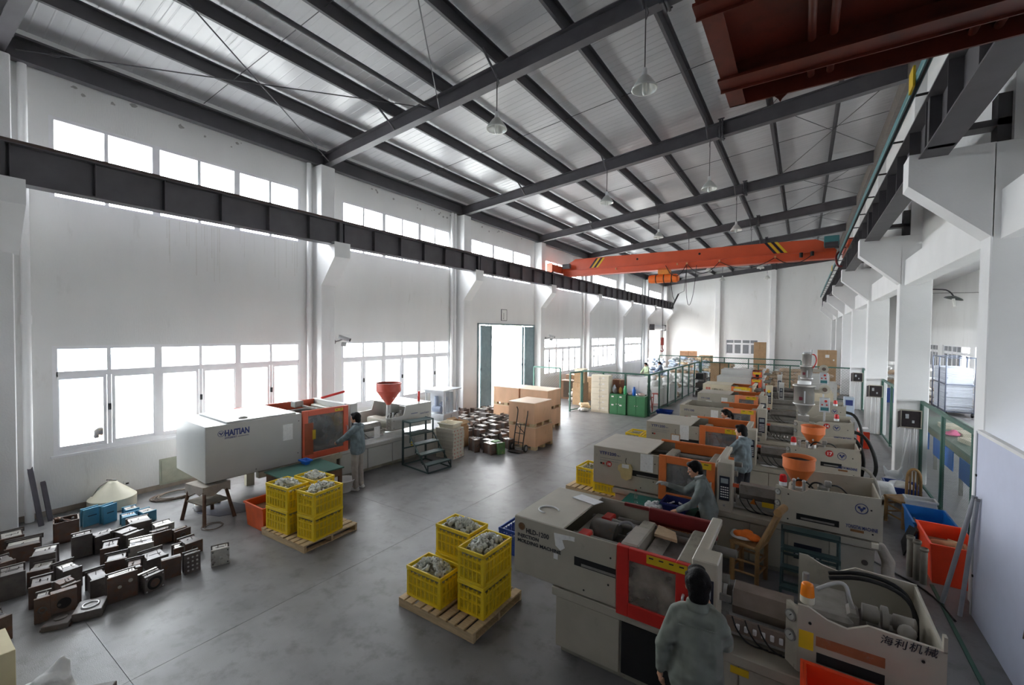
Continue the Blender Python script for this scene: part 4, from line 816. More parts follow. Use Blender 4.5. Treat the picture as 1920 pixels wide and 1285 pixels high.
bc=make_crate('blue_crate','blue lattice crate on the floor left of the HLD-1200 cover, nearer one','crate',bplas,(7.68,5.82,0),PI/2,'blue crates beside the HLD-1200 machine'); dup(bc,(7.68,6.42,0),PI/2,'blue lattice crate on the floor left of the HLD-1200 cover, farther one')
def tray(name,label,m,x,y,z,L,Wd,H,rot=0,th=.012,taper=.03,cat='tub'):
    t=thing(name,label,cat,(x,y,z),rot); a,b=L/2,Wd/2; mb=MB(); k=taper
    o=[(-a+k,-b+k,0),(a-k,-b+k,0),(a-k,b-k,0),(-a+k,b-k,0),(-a,-b,H),(a,-b,H),(a,b,H),(-a,b,H)]
    i_=[(p[0]*(1-th/a),p[1]*(1-th/b),p[2] if p[2] else th) for p in o]
    mb.add(o+i_,[(3,2,1,0)]+[(j,(j+1)%4,4+(j+1)%4,4+j) for j in range(4)]+[(8,9,10,11)]+[(8+(j+1)%4,8+j,12+j,12+(j+1)%4) for j in range(4)]+[(4+j,4+(j+1)%4,12+(j+1)%4,12+j) for j in range(4)])
    obj('body',mb,m,t); r=.018
    obj('rim',MB().box(-a-r,a+r,-b-r,-b+.004,H-.03,H+.004,.004).box(-a-r,a+r,b-.004,b+r,H-.03,H+.004,.004).box(-a-r,-a+.004,-b,b,H-.03,H+.004,.004).box(a-.004,a+r,-b,b,H-.03,H+.004,.004),m,t)
    return t
t=tray('orange_tub','orange plastic tub of dirty water beside the left yellow crates',oplas,3.58,3.98,0,.62,.5,.42); obj('water',B(-.28,.28,-.22,.22,.28,.30),mat('dirty_water',(.45,.36,.29),.15),t)
t=tray('blue_tray','empty blue tray on the floor by the green fence post',bplas,6.5,19.2,0,.6,.45,.14)
tray('orange_tub','low orange tub between the HLD-1200 machine and the green table',oplas,8.72,6.72,.0,1.0,.5,.50,cat='tub')
t=tray('red_tub','red plastic tub on a low stand in front of the foreground injection unit',rplas,11.82,3.74,.56,.74,.46,.40,th=.02)
t=thing('tub_stand','low steel stand under the red tub','stand',(11.82,3.74,0)); obj('stand_top',B(-.34,.34,-.2,.2,.53,.56),steelD,t)
for x in (-.31,.31):
    for y in (-.17,.17): obj('leg',B(x-.02,x+.02,y-.02,y+.02,0,.53),steelD,t)
# workbench by the grey machine and things on it
t=thing('workbench','green topped wooden workbench in front of the big grey machine','workbench',(3.42,4.76,0),R(-3))
obj('top',B(-.45,.45,-.56,.56,.72,.745,.004),mat('worn_green_top',(.20,.37,.33),.4,0,.15),t); obj('apron',MB().box(-.42,.42,-.53,-.50,.58,.72).box(-.42,.42,.50,.53,.58,.72).box(-.42,-.39,-.5,.5,.58,.72).box(.39,.42,-.5,.5,.58,.72),oldw,t)
lm=B(-.03,.03,-.03,.03,0,.58).mesh('leg',oldw)
for x in (-.39,.39):
    for y in (-.5,.5): obj('leg',lm,None,t,(x,y,0))
tray('small_tray','small bright blue tray on the green topped workbench',mat('azure_plastic',(.16,.45,.85),.4),3.12,4.95,.745,.2,.14,.09,cat='tray')
t=thing('wash_basin','white round basin on the floor behind the workbench leg','basin',(3.28,5.72,0)); obj('bowl',MB().lathe([(.14,0),(.22,.26),(.235,.26),(.235,.245),(.22,.24),(.13,.02),(0,.02)],n=24),white,t); obj('foot',MB().cyl((0,0,0),(0,0,.02),.145,n=20),white,t)
# trestle stool under the cover of the grey machine
t=thing('trestle_stool','rough wooden trestle stool under the end of the grey machine','stool',(2.47,3.48,0),R(8)); obj('seat',B(-.42,.08,-.13,.29,.56,.60,.005),oldw,t)
for x in (-1,1):
    for y in (-1,1): obj('leg',MB().cyl((x*.34,y*.26,0),(x*.22-.17,y*.18+.08,.56),.032,.028,8),oldw,t)
obj('shelf',B(-.34,.18,-.18,.26,.30,.325),mat('old_board',(.52,.49,.44),.8,0,.2),t)
c=tag(obj('dust_cloth',MB().box(-.27,.27,-.23,.23,.602,.615,.005).prism([(-.27,.615),(-.29,.44),(-.16,.40),(.02,.49),(.16,.45),(.27,.53),(.27,.615)],1,-.245,-.23).prism([(-.23,.615),(-.24,.46),(-.08,.42),(.08,.50),(.23,.44),(.23,.615)],0,.27,.285),cloth,None,(2.29,3.55,0),R(8)),'dirty pale cloth draped over the trestle stool','cloth')
t=tag(obj('floor_mat',MB().prism([(1.72,3.5),(2.1,3.45),(2.55,3.62),(2.72,4.0),(2.5,4.2),(1.9,4.05),(1.66,3.75)],2,.001,.006),mat('dark_mat',(.26,.27,.32),.5,0,.15),None),'dark floor mat under the trestle stool','mat')
t=thing('tape_roll','roll of white tape on the floor by the dark mat','roll',(1.93,3.53,.006)); obj('ring',MB().pipe((0,0,0),(0,0,.11),.075,.058,24),white,t); obj('core',MB().pipe((0,0,0),(0,0,.11),.058,.052,24),card,t)
t=thing('wood_block','small wooden offcut on the floor behind the tape roll','wood',(1.75,3.85,.0),R(40)); obj('block',B(-.12,.12,-.03,.03,0,.06,.004),oldw,t); obj('nail',MB().cyl((.1,0,.06),(.1,0,.075),.006,n=6),steelG,t)
def coil(x,y,r,n,label,m,rr=.011,sx=1.6):
    pts=[]
    for i in range(n*16): 
        u=i*PI/8; q=r*(1-.35*(i/(n*16)))*random.uniform(.95,1.05); pts.append((x+sx*q*math.cos(u)*.6+.1*(i/16)/n,y+q*math.sin(u)*1.2,.012+.01*(i/16)))
    tag(obj('cable_coil',MB().tube(pts,rr,5),m),label,'cable')
coil(.7,3.55,.34,5,'loose brown cable coil on the floor below the wall cabinet',mat('brown_cable',(.42,.36,.31),.6))
coil(2.9,3.35,.15,2,'thin cable loops on the floor at the front trestle leg',mat('brown_cable',(.4,.4,.4),.6),.007,1.9)
t=thing('cone_cover','large cream cone cover leaning on the wall behind the blue moulds','cover',(.40,2.66,0)); obj('cone',MB().lathe([(.36,0),(.36,.20)],n=32).lathe([(.36,.20),(.09,.46)],n=32).lathe([(.09,.46),(.06,.50),(0,.50)],n=32),mat('cream_cone',(.80,.78,.70),.5,0,.06,5),t); obj('top_bar',MB().tube([(-.12,-.05,.51),(.12,.03,.53)],.014),steelG,t); obj('hook',MB().tube([(-.05,-.05,.5),(-.02,-.18,.44),(.0,-.26,.32),(.03,-.3,.30)],.010),steelG,t)
for i,(x,y,h,lab) in enumerate(((.50,1.70,1.12,'long dark board leaning on the wall at the far left column'),(.34,1.84,.70,'short dark board leaning on the wall beside the long one'))):
    t=thing('wood_board',lab,'board',(x,y,0),(.07,-.36,0)); obj('plank',B(-.015,.015,-.035,.035,0,h,.004),mat('dark_plank',(.34,.33,.36),.7,0,.2,6),t); obj('worn_end',B(-.015,.015,-.03,.03,h,h+.02),mat('dark_plank',(.26,.25,.29)),t)
# ================================================================ MOULDS
MOULDS=[(4.065,0.812,0.108,0.3,0.28,100,'box_hole'),(4.27,1.252,0.233,0.28,0.06,59.0,'flat_disc'),(4.309,1.502,0.264,0.3,0.1,65.4,'flat_ring'),(4.225,1.813,0.292,0.16,0.33,84.1,'plate_logo'),(4.291,2.094,0.224,0.18,0.22,100.3,'ring'),(4.166,2.357,0.216,0.1,0.27,76.6,'plain'),(4.235,2.572,0.191,0.13,0.28,84.0,'bolts'),(4.307,2.911,0.225,0.2,0.24,69.1,'light'),(4.08,1.316,0.222,0.09,0.3,82.2,'hole'),(3.978,1.16,0.133,0.22,0.29,77.0,'g'),(3.493,1.224,0.204,0.34,0.27,78.7,'g'),(3.816,1.387,0.182,0.28,0.28,99.5,'g'),(2.976,1.047,0.232,0.34,0.32,82.6,'wide'),(2.551,1.408,0.25,0.34,0.3,73.7,'g'),(2.883,1.322,0.212,0.32,0.22,70.7,'g'),(2.365,1.054,0.15,0.34,0.28,93.8,'g'),(1.803,1.31,0.357,0.35,0.24,78.7,'g'),(1.27,1.259,0.251,0.34,0.24,85.4,'g'),(3.301,1.497,0.191,0.34,0.27,96.0,'g'),(2.376,1.824,0.222,0.2,0.33,82.2,'tall'),(1.514,1.817,0.295,0.3,0.34,80,'bin'),(2.416,2.059,0.262,0.2,0.26,96.6,'g'),(2.888,2.026,0.199,0.34,0.24,72.5,'g'),(3.451,1.959,0.231,0.26,0.24,72.3,'g'),(3.217,2.296,0.291,0.34,0.27,74.1,'silver'),(3.685,2.312,0.25,0.34,0.2,87.7,'g'),(3.815,1.67,0.18,0.34,0.24,86.8,'g'),(3.833,2.048,0.168,0.32,0.22,72.6,'g'),(2.685,2.288,0.247,0.34,0.28,104.0,'g'),(2.87,2.642,0.251,0.18,0.2,85.4,'g'),(3.0,2.868,0.231,0.16,0.18,95.0,'g'),(3.681,2.596,0.122,0.2,0.2,80.5,'g'),(3.56,2.795,0.23,0.34,0.19,90.0,'g'),(2.212,2.55,0.297,0.34,0.25,82,'g'),(2.555,2.765,0.26,0.26,0.2,87.8,'light2'),(1.091,2.2,0.243,0.12,0.3,99.5,'blue'),(1.218,2.4,0.212,0.12,0.32,109.3,'blue'),(1.28,2.696,0.2,0.25,0.18,87.1,'blueflat'),(1.641,2.816,0.201,0.28,0.18,95.7,'blueflat'),(1.631,2.573,0.212,0.25,0.18,81.9,'blueflat')]
MOULDS2=[(4.09,9.86,0.24,75),(4.25,10.03,0.29,65),(3.58,9.79,0.17,54),(4.21,10.61,0.22,66),(3.48,10.48,0.19,62),(3.66,10.54,0.2,70),(3.67,11.04,0.21,71),(2.16,11.55,0.16,50),(2.2,11.79,0.17,62),(2.51,11.75,0.22,56),(2.61,12.0,0.21,55),(2.34,12.69,0.35,100),(2.39,12.89,0.17,77),(2.36,13.18,0.15,90),(0.48,13.05,0.27,57),(1.19,12.73,0.21,76),(1.19,13.02,0.2,63),(1.11,13.42,0.32,95),(1.29,13.46,0.14,54),(0.91,14.3,0.34,73),(1.17,14.37,0.26,88),(1.07,15.01,0.54,74),(2.62,10.69,0.25,83),(3.42,11.0,0.25,64),(3.42,11.54,0.35,82),(1.28,11.95,0.31,86),(0.96,13.8,0.22,73),(1.5,12.42,0.22,83),(2.82,12.78,0.22,84),(1.68,12.78,0.22,83),(1.98,12.36,0.22,84),(3.0,11.58,0.22,80),(3.18,12.18,0.22,88),(2.28,11.04,0.22,79),(2.88,12.48,0.22,76),(2.88,11.04,0.22,79),(1.62,13.08,0.22,78),(3.54,11.82,0.22,91),(1.68,14.52,0.22,72),(3.36,10.14,0.22,92),(0.66,13.5,0.22,85),(1.44,13.74,0.22,75),(3.84,10.14,0.22,91),(2.82,10.32,0.22,84),(1.74,11.7,0.22,87),(1.08,12.3,0.22,87),(2.1,12.06,0.22,84),(1.5,14.04,0.22,88),(3.84,11.34,0.22,88),(0.72,12.72,0.22,89),(3.12,11.88,0.22,85),(2.58,11.34,0.22,91),(3.06,10.68,0.22,78),(2.4,12.36,0.22,87)]
def mould(x,y,w,t_,h,ang,kind,label,group=None,first={}):
    r=thing('mould_block',label,'mould',(x,y,0),R(ang),group); a,d=w/2,t_/2
    m1={'light':rustL,'light2':rustL,'silver':rustL,'plain':rust,'bolts':rust2,'ring':rust2,'box_hole':rust}.get(kind,random.choice((rust,rust,rust2)))
    top=random.choice((rustL,rustL,rust2)); 
    if kind.startswith('blue'): m1=mblue; top=mblue if kind=='blue' else mat('dusty_blue_top',(.66,.64,.62),.6)
    if kind in('flat_disc','flat_ring'):
        obj('plate',B(-a,a,-d,d,0,h,.006),rust2,r)
        if kind=='flat_ring': obj('locating_ring',MB().lathe([(.085,h),(.085,h+.012),(.065,h+.012),(.06,h+.002)],(0,.0,0),28),steelB,r)
        else: obj('cavity_disc',MB().lathe([(.06,h+.002),(.06,h+.008),(.035,h+.014),(0,h+.012)],(0,0,0),20),oily,r); obj('back_plate',B(-a-.015,a+.015,-d+.02,d-.02,0,.02),rust,r)
        return r
    if kind=='bin':
        obj('box',MB().box(-a,a,-d,d,0,.02).box(-a,a,-d,-d+.015,0,h).box(-a,a,d-.015,d,0,h).box(-a,-a+.015,-d,d,0,h).box(a-.015,a,-d,d,0,h),rust,r)
        for i in range(7): obj('scrap_bar',MB().tube([(random.uniform(-a,a)*.7,random.uniform(-d,d)*.7,h-.05),(random.uniform(-a,a),random.uniform(-d,d),h+random.uniform(.0,.05))],.018,5),oldw if i%2 else rust2,r)
        return r
    # stack of plates front to back (front face at y=-d)
    if kind in ('hole',): cuts=[-d,d]
    elif t_<.12: cuts=[-d,-d+.03,d]
    else: cuts=[-d,-d+.03,-d+.03+(t_-.06)*random.uniform(.35,.6),d-.03,d]
    hs=[]
    for i,(p,q) in enumerate(zip(cuts,cuts[1:])):
        edge=i in(0,len(cuts)-2); e=0 if edge else .018; hh=h if edge else h-random.choice((.0,.012,.02)); hs.append(hh)
        mm=m1 if (i+1)%2 else (rust2 if m1 is not mblue else mblue)
        if kind=='silver': mm=rustL
        b=MB().box(-a+e,a-e,p+.001,q-.001,0 if edge else .012,hh,.003); obj('mould_plate',b,mm,r)
    k=len(cuts)-2; zt_=min(hs)
    if kind!='hole':
        obj('ground_top',B(-a+.024,a-.024,cuts[0]+.034 if k else -d+.01,cuts[-1]-.034 if k else d-.01,zt_-.0005,zt_+.0025),top,r)
        if t_>.15:
            obj('top_slot',B(-a*.5,a*.45,-.012,.006,zt_+.0025,zt_+.004),dark,r)
            for i in range(random.randint(1,3)):
                u=random.uniform(-a*.7,a*.7); obj('water_nipple',MB().cyl((u,random.uniform(-d*.4,d*.4),zt_),(u+.005,random.uniform(-d*.4,d*.4),zt_+.03),.005,n=6),rust2,r)
    yf=-d-.001
    if kind=='plate_logo':
        obj('logo_spot',MB().cyl((-.03,yf,h*.55),(-.03,yf-.003,h*.55),.020,n=14).cyl((.075,yf,h*.68),(.075,yf-.003,h*.68),.024,n=14),rustL,r)
    if kind=='ring':
        obj('ring_groove',MB().pipe((0,yf-.004,h*.48),(0,yf+.002,h*.48),.085,.055,28),black,r); obj('ring_core',MB().cyl((0,yf-.006,h*.48),(0,yf,h*.48),.053,n=24),rust,r)
        for sx in (-1,1):
            for sz in (.1,.88): obj('bolt',MB().cyl((sx*a*.82,yf-.004,h*sz),(sx*a*.82,yf,h*sz),.010,n=8),steelB,r)
        obj('bridge_bar',MB().box(-a-.02,a*.8,d-.05,d-.02,h,h+.012),rustL,r)
    if kind=='bolts':
        for i in range(3):
            for j in range(4): obj('bolt',MB().cyl((-a*.55+a*.55*i,yf-.006,h*(.18+.21*j)),(-a*.55+a*.55*i,yf,h*(.18+.21*j)),.013,n=8),steelB,r)
    if kind=='light':
        obj('bolt',MB().cyl((0,yf-.004,h*.5),(0,yf,h*.5),.013,n=10),steelB,r)
        for sx in (-1,1):
            for sz in (.14,.86): obj('bolt_hole',MB().cyl((sx*a*.8,yf-.002,h*sz),(sx*a*.8,yf,h*sz),.009,n=8),black,r)
    if kind=='hole': obj('round_hole',MB().cyl((0,yf-.002,h*.52),(0,yf+.001,h*.52),.062,n=24),black,r); obj('core_pin',MB().cyl((-.04,yf-.012,h*.5),(-.04,yf,h*.5),.014,n=10),rust2,r)
    if kind=='box_hole': obj('square_hole',B(-a*.45,a*.45,-.05,.05,zt_+.003,zt_+.006),black,r)
    if kind=='silver': obj('square_hole',B(-a*.75,-a*.45,-d*.4,d*.3,zt_+.003,zt_+.005),black,r)
    if kind=='blue': obj('stencil',B(-a*.5,a*.5,yf-.001,yf,h*.55,h*.6),inkK,r)
    if kind in('blue','blueflat'): obj('lifting_hole',MB().cyl((0,0,zt_+.002),(0,0,zt_+.005),.012,n=10),black,r)
    if kind=='g' and random.random()<.5: obj('locating_ring',MB().pipe((0,yf-.006,h*.5),(0,yf,h*.5),.04,.022,18),rust2,r)
    if kind in('wide','g','tall') and random.random()<.45: obj('clamp_bar',B(-a-.02,a+.02,d,d+.012,h-.05,h+.02),rust2,r)
    return r
ML={'box_hole':'tall rusty mould box with a square hole, nearest the cream wooden case','flat_disc':'flat dark mould plate with a small disc lying at the front of the moulds','flat_ring':'flat mould plate with a bright steel ring lying at the front','plate_logo':'big rusty mould with a wide front plate and two pale spots','ring':'mould with a black ring groove around a round core on its face','plain':'thin rusty mould plate standing between the ring mould and the bolted mould','bolts':'dark mould with rows of shiny bolts on its face','light':'pale grey mould standing alone at the right end of the moulds','hole':'upright mould plate with a large round hole','wide':'wide tall mould at the left edge behind the plate with the hole','tall':'tall rusty mould block in the middle of the back rows','bin':'rusty bin of scrap bars behind the moulds','silver':'shiny silver mould with a square hole in its top','light2':'pale worn mould at the back near the trestle stool'}
bl=['upright blue mould, left of the two by the cone','upright blue mould, right of the two by the cone','flat blue mould nearest the wall','flat blue mould nearest the trestle stool','flat blue mould in front of the other flat ones']; bi=0
ORD='first second third fourth fifth sixth seventh eighth ninth tenth eleventh twelfth thirteenth fourteenth fifteenth sixteenth'.split()
def ranks(L,xs):
    rows={}
    for i,(x,y) in L: rows.setdefault(sum(x<q for q in xs),[]).append((y,i))
    return {i:(ORD[r],ORD[n]) for r,v in rows.items() for n,(y,i) in enumerate(sorted(v))}
RK=ranks([(i,(m[0],m[1])) for i,m in enumerate(MOULDS) if m[6]=='g'],(3.75,3.3,2.8,2.35))
for i_,(x,y,w,t_,h,an,k) in enumerate(MOULDS):
    if k.startswith('blue'): mould(x,y,w,t_,h,an,k,bl[bi],'moulds standing by the left wall'); bi+=1
    elif k in ML: mould(x,y,w,t_,h,an,k,ML[k],'moulds standing by the left wall')
    else: mould(x,y,w,t_,h,an,k,'rusty steel mould block, %s from the left in the %s plain row from the aisle'%(RK[i_][1],RK[i_][0]),'moulds standing by the left wall')
gm_=mat('green_stained_mould',(.38,.55,.33),.6,0,.25,9,c2=(.6,.55,.4))
RK2=ranks([(i,(m[0],m[1])) for i,m in enumerate(MOULDS2) if i!=1],(3.5,3.1,2.7,2.3,1.9,1.5,1.1,.8))
for i,(x,y,w,an) in enumerate(MOULDS2):
    an=max(70,min(96,an)); r=mould(x,y,min(w,.25),.36,(.30 if x>3.3 else .38)+.03*(i%3),an,'g','dusty steel mould block, %s from the left in the %s row by the plywood cases'%(RK2[i][1],RK2[i][0]) if i!=1 else 'green stained mould at the front of the rows by the hand truck','moulds standing by the plywood cases')
    if i==1:
        for c in r.children:
            if c.name.startswith('mould_plate'): c.data.materials[0]=gm_
# things in the near left corner
t=thing('wooden_case','cream plywood case cut by the left bottom corner','case',(5.1,.2,0)); 
for i in range(3): obj('panel',B(-.36,.17,-.55+.37*i+.003,-.18+.37*i+.19*(i==2)-.003 if i<2 else .575,0.0,.40,.004),mat('cream_plywood',(.85,.80,.64),.6,0,.06,4),t)
obj('screw',MB().cyl((.17,.4,.1),(.176,.4,.1),.006,n=6).cyl((.17,-.05,.3),(.176,-.05,.3),.006,n=6),black,t)
t=thing('steel_slab','dark rusty steel slab on the floor at the bottom edge','slab',(6.05,1.02,0),R(52)); obj('plate',B(-.26,.26,-.40,.11,0,.15,.005),rust,t); obj('top_face',B(-.25,.25,-.39,.10,.15,.152),rust2,t)

tag(fuse('corner_sack',MB().sph((0,0,.12),(.34,.30,.16)).sph((.12,-.05,.16),(.22,.22,.15)).cap((.0,.08,.20),(-.10,.20,.42),.17,.012).cap((-.02,.1,.2),(-.09,.19,.34),.16,.06).cap((.1,0,.2),(.22,.12,.25),.12,.06),.016,2,sackw,None,(5.88,.80,0)),'white sack with a pointed corner at the bottom left edge','sack')
# ================================================================ MIDDLE OF THE LEFT SIDE
def steps(label,loc,rot,n=4,W=.72,rise=.20,run=.23,hoop=.30,plat=.34):
    # climbs along local -x from the bottom tread at x=0
    t=thing('steel_steps',label,'steps',loc,rot); w=W/2; H=rise*n; xe=-run*(n-1)-plat
    for i in range(n):
        z=rise*(i+1); x1=-run*i+.0; x0=x1-(run if i<n-1 else plat)
        tr=obj('tread',MB().box(x0,x1,-w,w,z-.006,z).box(x1-.004,x1,-w,w,z-.035,z).box(x0,x0+.004,-w,w,z-.035,z),greenst,t)
        for s in (-1,1): obj('riser_post',B(x1-.028,x1-.004,s*w-.012,s*w+.012,z-rise if i else 0,z-.006),greenst,t)
    for s in (-1,1):
        obj('side_rail',MB().tube([(0,s*w,.02),(-run*(n-1)-.02,s*w,H-.02)],.018,4),greenst,t)
        obj('back_leg',B(xe,xe+.04,s*w-.02,s*w+.02,0,H+hoop),greenst,t); obj('base_rail',B(xe,0,s*w-.014,s*w+.014,0,.03),greenst,t)
        if hoop: obj('hoop_post',B(-run*(n-1)-.03,-run*(n-1),s*w-.015,s*w+.015,H,H+hoop),greenst,t)
    obj('cross_rail',B(-.03,0,-w,w,0,.03),greenst,t); obj('cross_rail',B(xe,xe+.03,-w,w,0,.03),greenst,t); obj('cross_rail',B(xe,xe+.03,-w,w,H*.5,H*.5+.03),greenst,t)
    if hoop: obj('top_tray',MB().box(xe,-run*(n-1),-w,w,H+hoop-.02,H+hoop).box(xe,-run*(n-1),-w-.01,-w+.01,H+hoop-.03,H+hoop+.015).box(xe,-run*(n-1),w-.01,w+.01,H+hoop-.03,H+hoop+.015),greenst,t)
    return t
steps('dark green steel steps beside the bed of the big grey machine',(4.0,7.92,0),R(-7.6),rise=.205,run=.24,hoop=.32)
steps('dark green steel steps in front of the machine numbered 18',(11.53,6.55,0),R(-90),n=4,W=.62,rise=.205,run=.12,hoop=0,plat=.18)
# carton stack
for k in range(8):
    t=thing('white_carton','white carton with red print in the stack by the steps, %s'%('bottom one','second from the floor','third from the floor','fourth from the floor','fifth from the floor','third from the top','second from the top','topmost')[k],'carton',(3.36+random.uniform(-.012,.012),9.0+random.uniform(-.012,.012),.101*k),R(random.uniform(-1.5,1.5)+3),'white cartons stacked by the steel steps')
    obj('box',B(-.30,.30,-.24,.24,0,.1,.004),mat('white_carton',(.80,.78,.73),.7,0,.08,9),t)
    for q in range(3): obj('red_print',B(.30,.302,-.18+.13*q,-.145+.13*q,.03,.065),mat('faded_red_print',(.76,.46,.44),.7),t)
    obj('lid_seam',B(-.301,.301,-.241,.241,.062,.065),mat('seam',(.55,.52,.48)),t)
tray('cream_basin','cream plastic basin on top of the white carton stack',cream,3.36,9.0,.812,.50,.42,.13,R(6),cat='basin')
def carton(x,y,z,sx,sy,sz,rot,label,m=card,open_=False,group=None):
    t=thing('cardboard_box',label,'box',(x,y,z),R(rot),group)
    if open_:
        obj('body',MB().box(-sx/2,sx/2,-sy/2,sy/2,0,.01).box(-sx/2,sx/2,-sy/2,-sy/2+.008,.01,sz).box(-sx/2,sx/2,sy/2-.008,sy/2,.01,sz).box(-sx/2,-sx/2+.008,-sy/2,sy/2,.01,sz).box(sx/2-.008,sx/2,-sy/2,sy/2,.01,sz),m,t)
        obj('flap',MB().prism([(-sx/2,sz),(-sx/2-.1,sz+.05),(-sx/2-.1,sz+.058),(-sx/2,sz+.008)],1,-sy/2,sy/2),m,t); obj('flap',MB().prism([(sx/2,sz),(sx/2+.09,sz-.06),(sx/2+.09,sz-.052),(sx/2,sz+.008)],1,-sy/2,sy/2),m,t)
    else:
        obj('body',B(-sx/2,sx/2,-sy/2,sy/2,0,sz,.008),m,t); obj('tape',MB().box(-.025,.025,-sy/2-.001,sy/2+.001,sz*.8,sz+.001).box(-sx/2-.001,sx/2+.001,-.02,.02,sz*.85,sz+.001),mat('packing_tape',(.66,.5,.32),.35),t)
    return t
carton(2.88,9.9,.0,.42,.5,.62,5,'pale brown carton behind the white carton stack',card); carton(2.88,9.9,.62,.38,.4,.16,5,'open brown carton with the flaps up, on the carton behind the white stack',card,True)
# grey machine with a barred top beyond the big machine
t=thing('chiller_unit','grey cabinet machine with an open frame top beside the second window','machine',(1.80,10.35,0),R(8)); obj('body',B(-.36,.36,-.42,.42,.04,.86,.01),greyL,t); obj('base',B(-.34,.34,-.4,.4,0,.04),steelD,t)
for x in (-.33,.33):
    for y in (-.39,.39): obj('post',B(x-.02,x+.02,y-.02,y+.02,.86,1.58),greyL,t)
obj('top_frame',MB().box(-.42,.42,-.5,.5,1.58,1.61).box(-.36,.36,-.42,-.38,1.5,1.58),greyL,t)
for y in (-.2,.0,.2): obj('inner_panel',B(-.30,.30,y-.01,y+.01,.86,1.5),greyL,t)
obj('pump',MB().cyl((-.1,-.3,1.0),(.2,-.3,1.0),.1,n=14).cyl((0,-.3,1.0),(0,-.3,1.4),.06,n=12).cyl((.15,-.28,1.1),(.15,.1,1.35),.07,n=10),mat('bluish_grey',(.60,.64,.72),.5),t); obj('door_seam',B(.36,.362,-.01,.01,.1,.8),steelD,t)
# plywood cases
def plycase(x,y,z,sx,sy,sz,label,group='large plywood cases by the open doorway'):
    t=thing('plywood_case',label,'case',(x,y,z),R(random.uniform(-1,1)),group); f=.12
    for s in (-1,1):
        obj('side_panel',B(-sx/2,sx/2,s*(sy/2-.012)-.012,s*(sy/2-.012)+.012,f,sz-.012),ply,t); obj('end_panel',B(s*(sx/2-.012)-.012,s*(sx/2-.012)+.012,-sy/2+.024,sy/2-.024,f,sz-.012),ply,t)
    obj('lid',B(-sx/2-.01,sx/2+.01,-sy/2-.01,sy/2+.01,sz-.012,sz+.006),mat('plywood_lid',(.90,.77,.65),.5,0,.06,3),t)
    obj('floor',B(-sx/2,sx/2,-sy/2,sy/2,f-.02,f),ply,t)
    for i in (-1,0,1): 
        for j in (-1,0,1): obj('foot_block',B(i*(sx/2-.08)-.08,i*(sx/2-.08)+.08,j*(sy/2-.07)-.07,j*(sy/2-.07)+.07,.018,f-.02),wood,t)
    for j in (-1,0,1): obj('skid',B(-sx/2,sx/2,j*(sy/2-.07)-.07,j*(sy/2-.07)+.07,0,.018),wood,t)
    return t
plycase(4.55,11.35,0,.92,1.05,.66,'lower plywood case of the nearest stack, behind the hand truck'); plycase(4.53,11.33,.67,.88,1.05,.70,'upper plywood case of the nearest stack, behind the hand truck')
for i,(x,n_) in enumerate(((2.20,'left'),(3.40,'right'))):
    for k in range(2): plycase(x,13.9,.69*k,1.14,1.0,.68,'%s plywood case of the %s stack in front of the doorway'%(('lower','upper')[k],n_))
t=thing('hand_truck','black two-wheeled hand truck leaning on the nearest plywood stack','hand truck',(4.62,10.52,.11)); 
for x,h in ((-.16,1.12),(.16,1.02)): obj('upright',MB().tube([(x,-.03,-.05),(x,.06,.4),(x,.24,h-.1),(x,.16 if x<0 else .25,h+.02)],.016,6),black,t)
for z,y in ((.15,.01),(.4,.06),(.65,.13)): obj('cross_bar',MB().cyl((-.16,y,z),(.16,y,z),.012,n=6),black,t)
obj('middle_bar',MB().tube([(0,.0,.1),(0,.13,.65)],.012),black,t); obj('brace',MB().tube([(-.16,.13,.65),(.16,.07,.42)],.010),black,t)
obj('toe_plate',B(-.2,.2,-.26,-.02,-.085,-.07),black,t); obj('axle',MB().cyl((-.24,.02,0),(.24,.02,0),.012),steelG,t)
for x in (-.235,.235):
    w=obj('wheel',MB().lathe([(.07,-.025),(.105,-.022),(.11,0),(.105,.022),(.07,.025)],n=18,T=Matrix.Translation((x,.02,0))@Matrix.Rotation(PI/2,4,'Y')),rubber,t); obj('wheel_hub',MB().cyl((x-.02,.02,0),(x+.02,.02,0),.07,n=14),grey,w)
# ================================================================ FENCED STORE
def fence(name,label,x0,y0,x1,y1,h,n,mid=False,mesh=True):
    L=math.hypot(x1-x0,y1-y0); t=thing(name,label,'fence',(x0,y0,0),math.atan2(y1-y0,x1-x0))
    obj('top_rail',B(0,L,-.03,.03,h-.065,h),fgreen,t); obj('bottom_rail',B(0,L,-.02,.02,.04,.08),fgreen,t)
    if mid: obj('middle_rail',B(0,L,-.015,.015,h*.5,h*.5+.03),fgreen,t)
    pm=B(-.03,.03,-.03,.03,0,h-.05).mesh('post',fgreen)
    for i in range(n+1): obj('post',pm,None,t,(L*i/n,0,0))
    if mesh:
        s=.05 if mesh is True else mesh; m=MB(); w=.0022 if s>.06 else .0042; hh=h-.13
        k=int((L+hh)/s)
        for i in range(-int(hh/s),int(L/s)+1):
            for sg in (1,-1):
                a=(i*s if sg>0 else i*s+hh); b=a+sg*hh; ta,tb=0.,1.
                # clip to 0..L
                if b!=a:
                    lo=(0-a)/(b-a); hi=(L-a)/(b-a)
                    if lo>hi: lo,hi=hi,lo
                    ta,tb=max(0,lo),min(1,hi)
                if tb-ta<.01: continue
                p=V((a+(b-a)*ta,0,.08+hh*ta)); q=V((a+(b-a)*tb,0,.08+hh*tb)); dx=V((w*.7,0,-w*.7*sg))
                m.add([p-dx,p+dx,q+dx,q-dx],[(0,1,2,3)])
        tag(obj('wire_mesh',m,meshg,t),kind='stuff')
    return t
fence('mesh_fence','green framed mesh fence behind the green cabinets',3.15,18.1,6.12,18.1,1.75,3,mesh=.12)
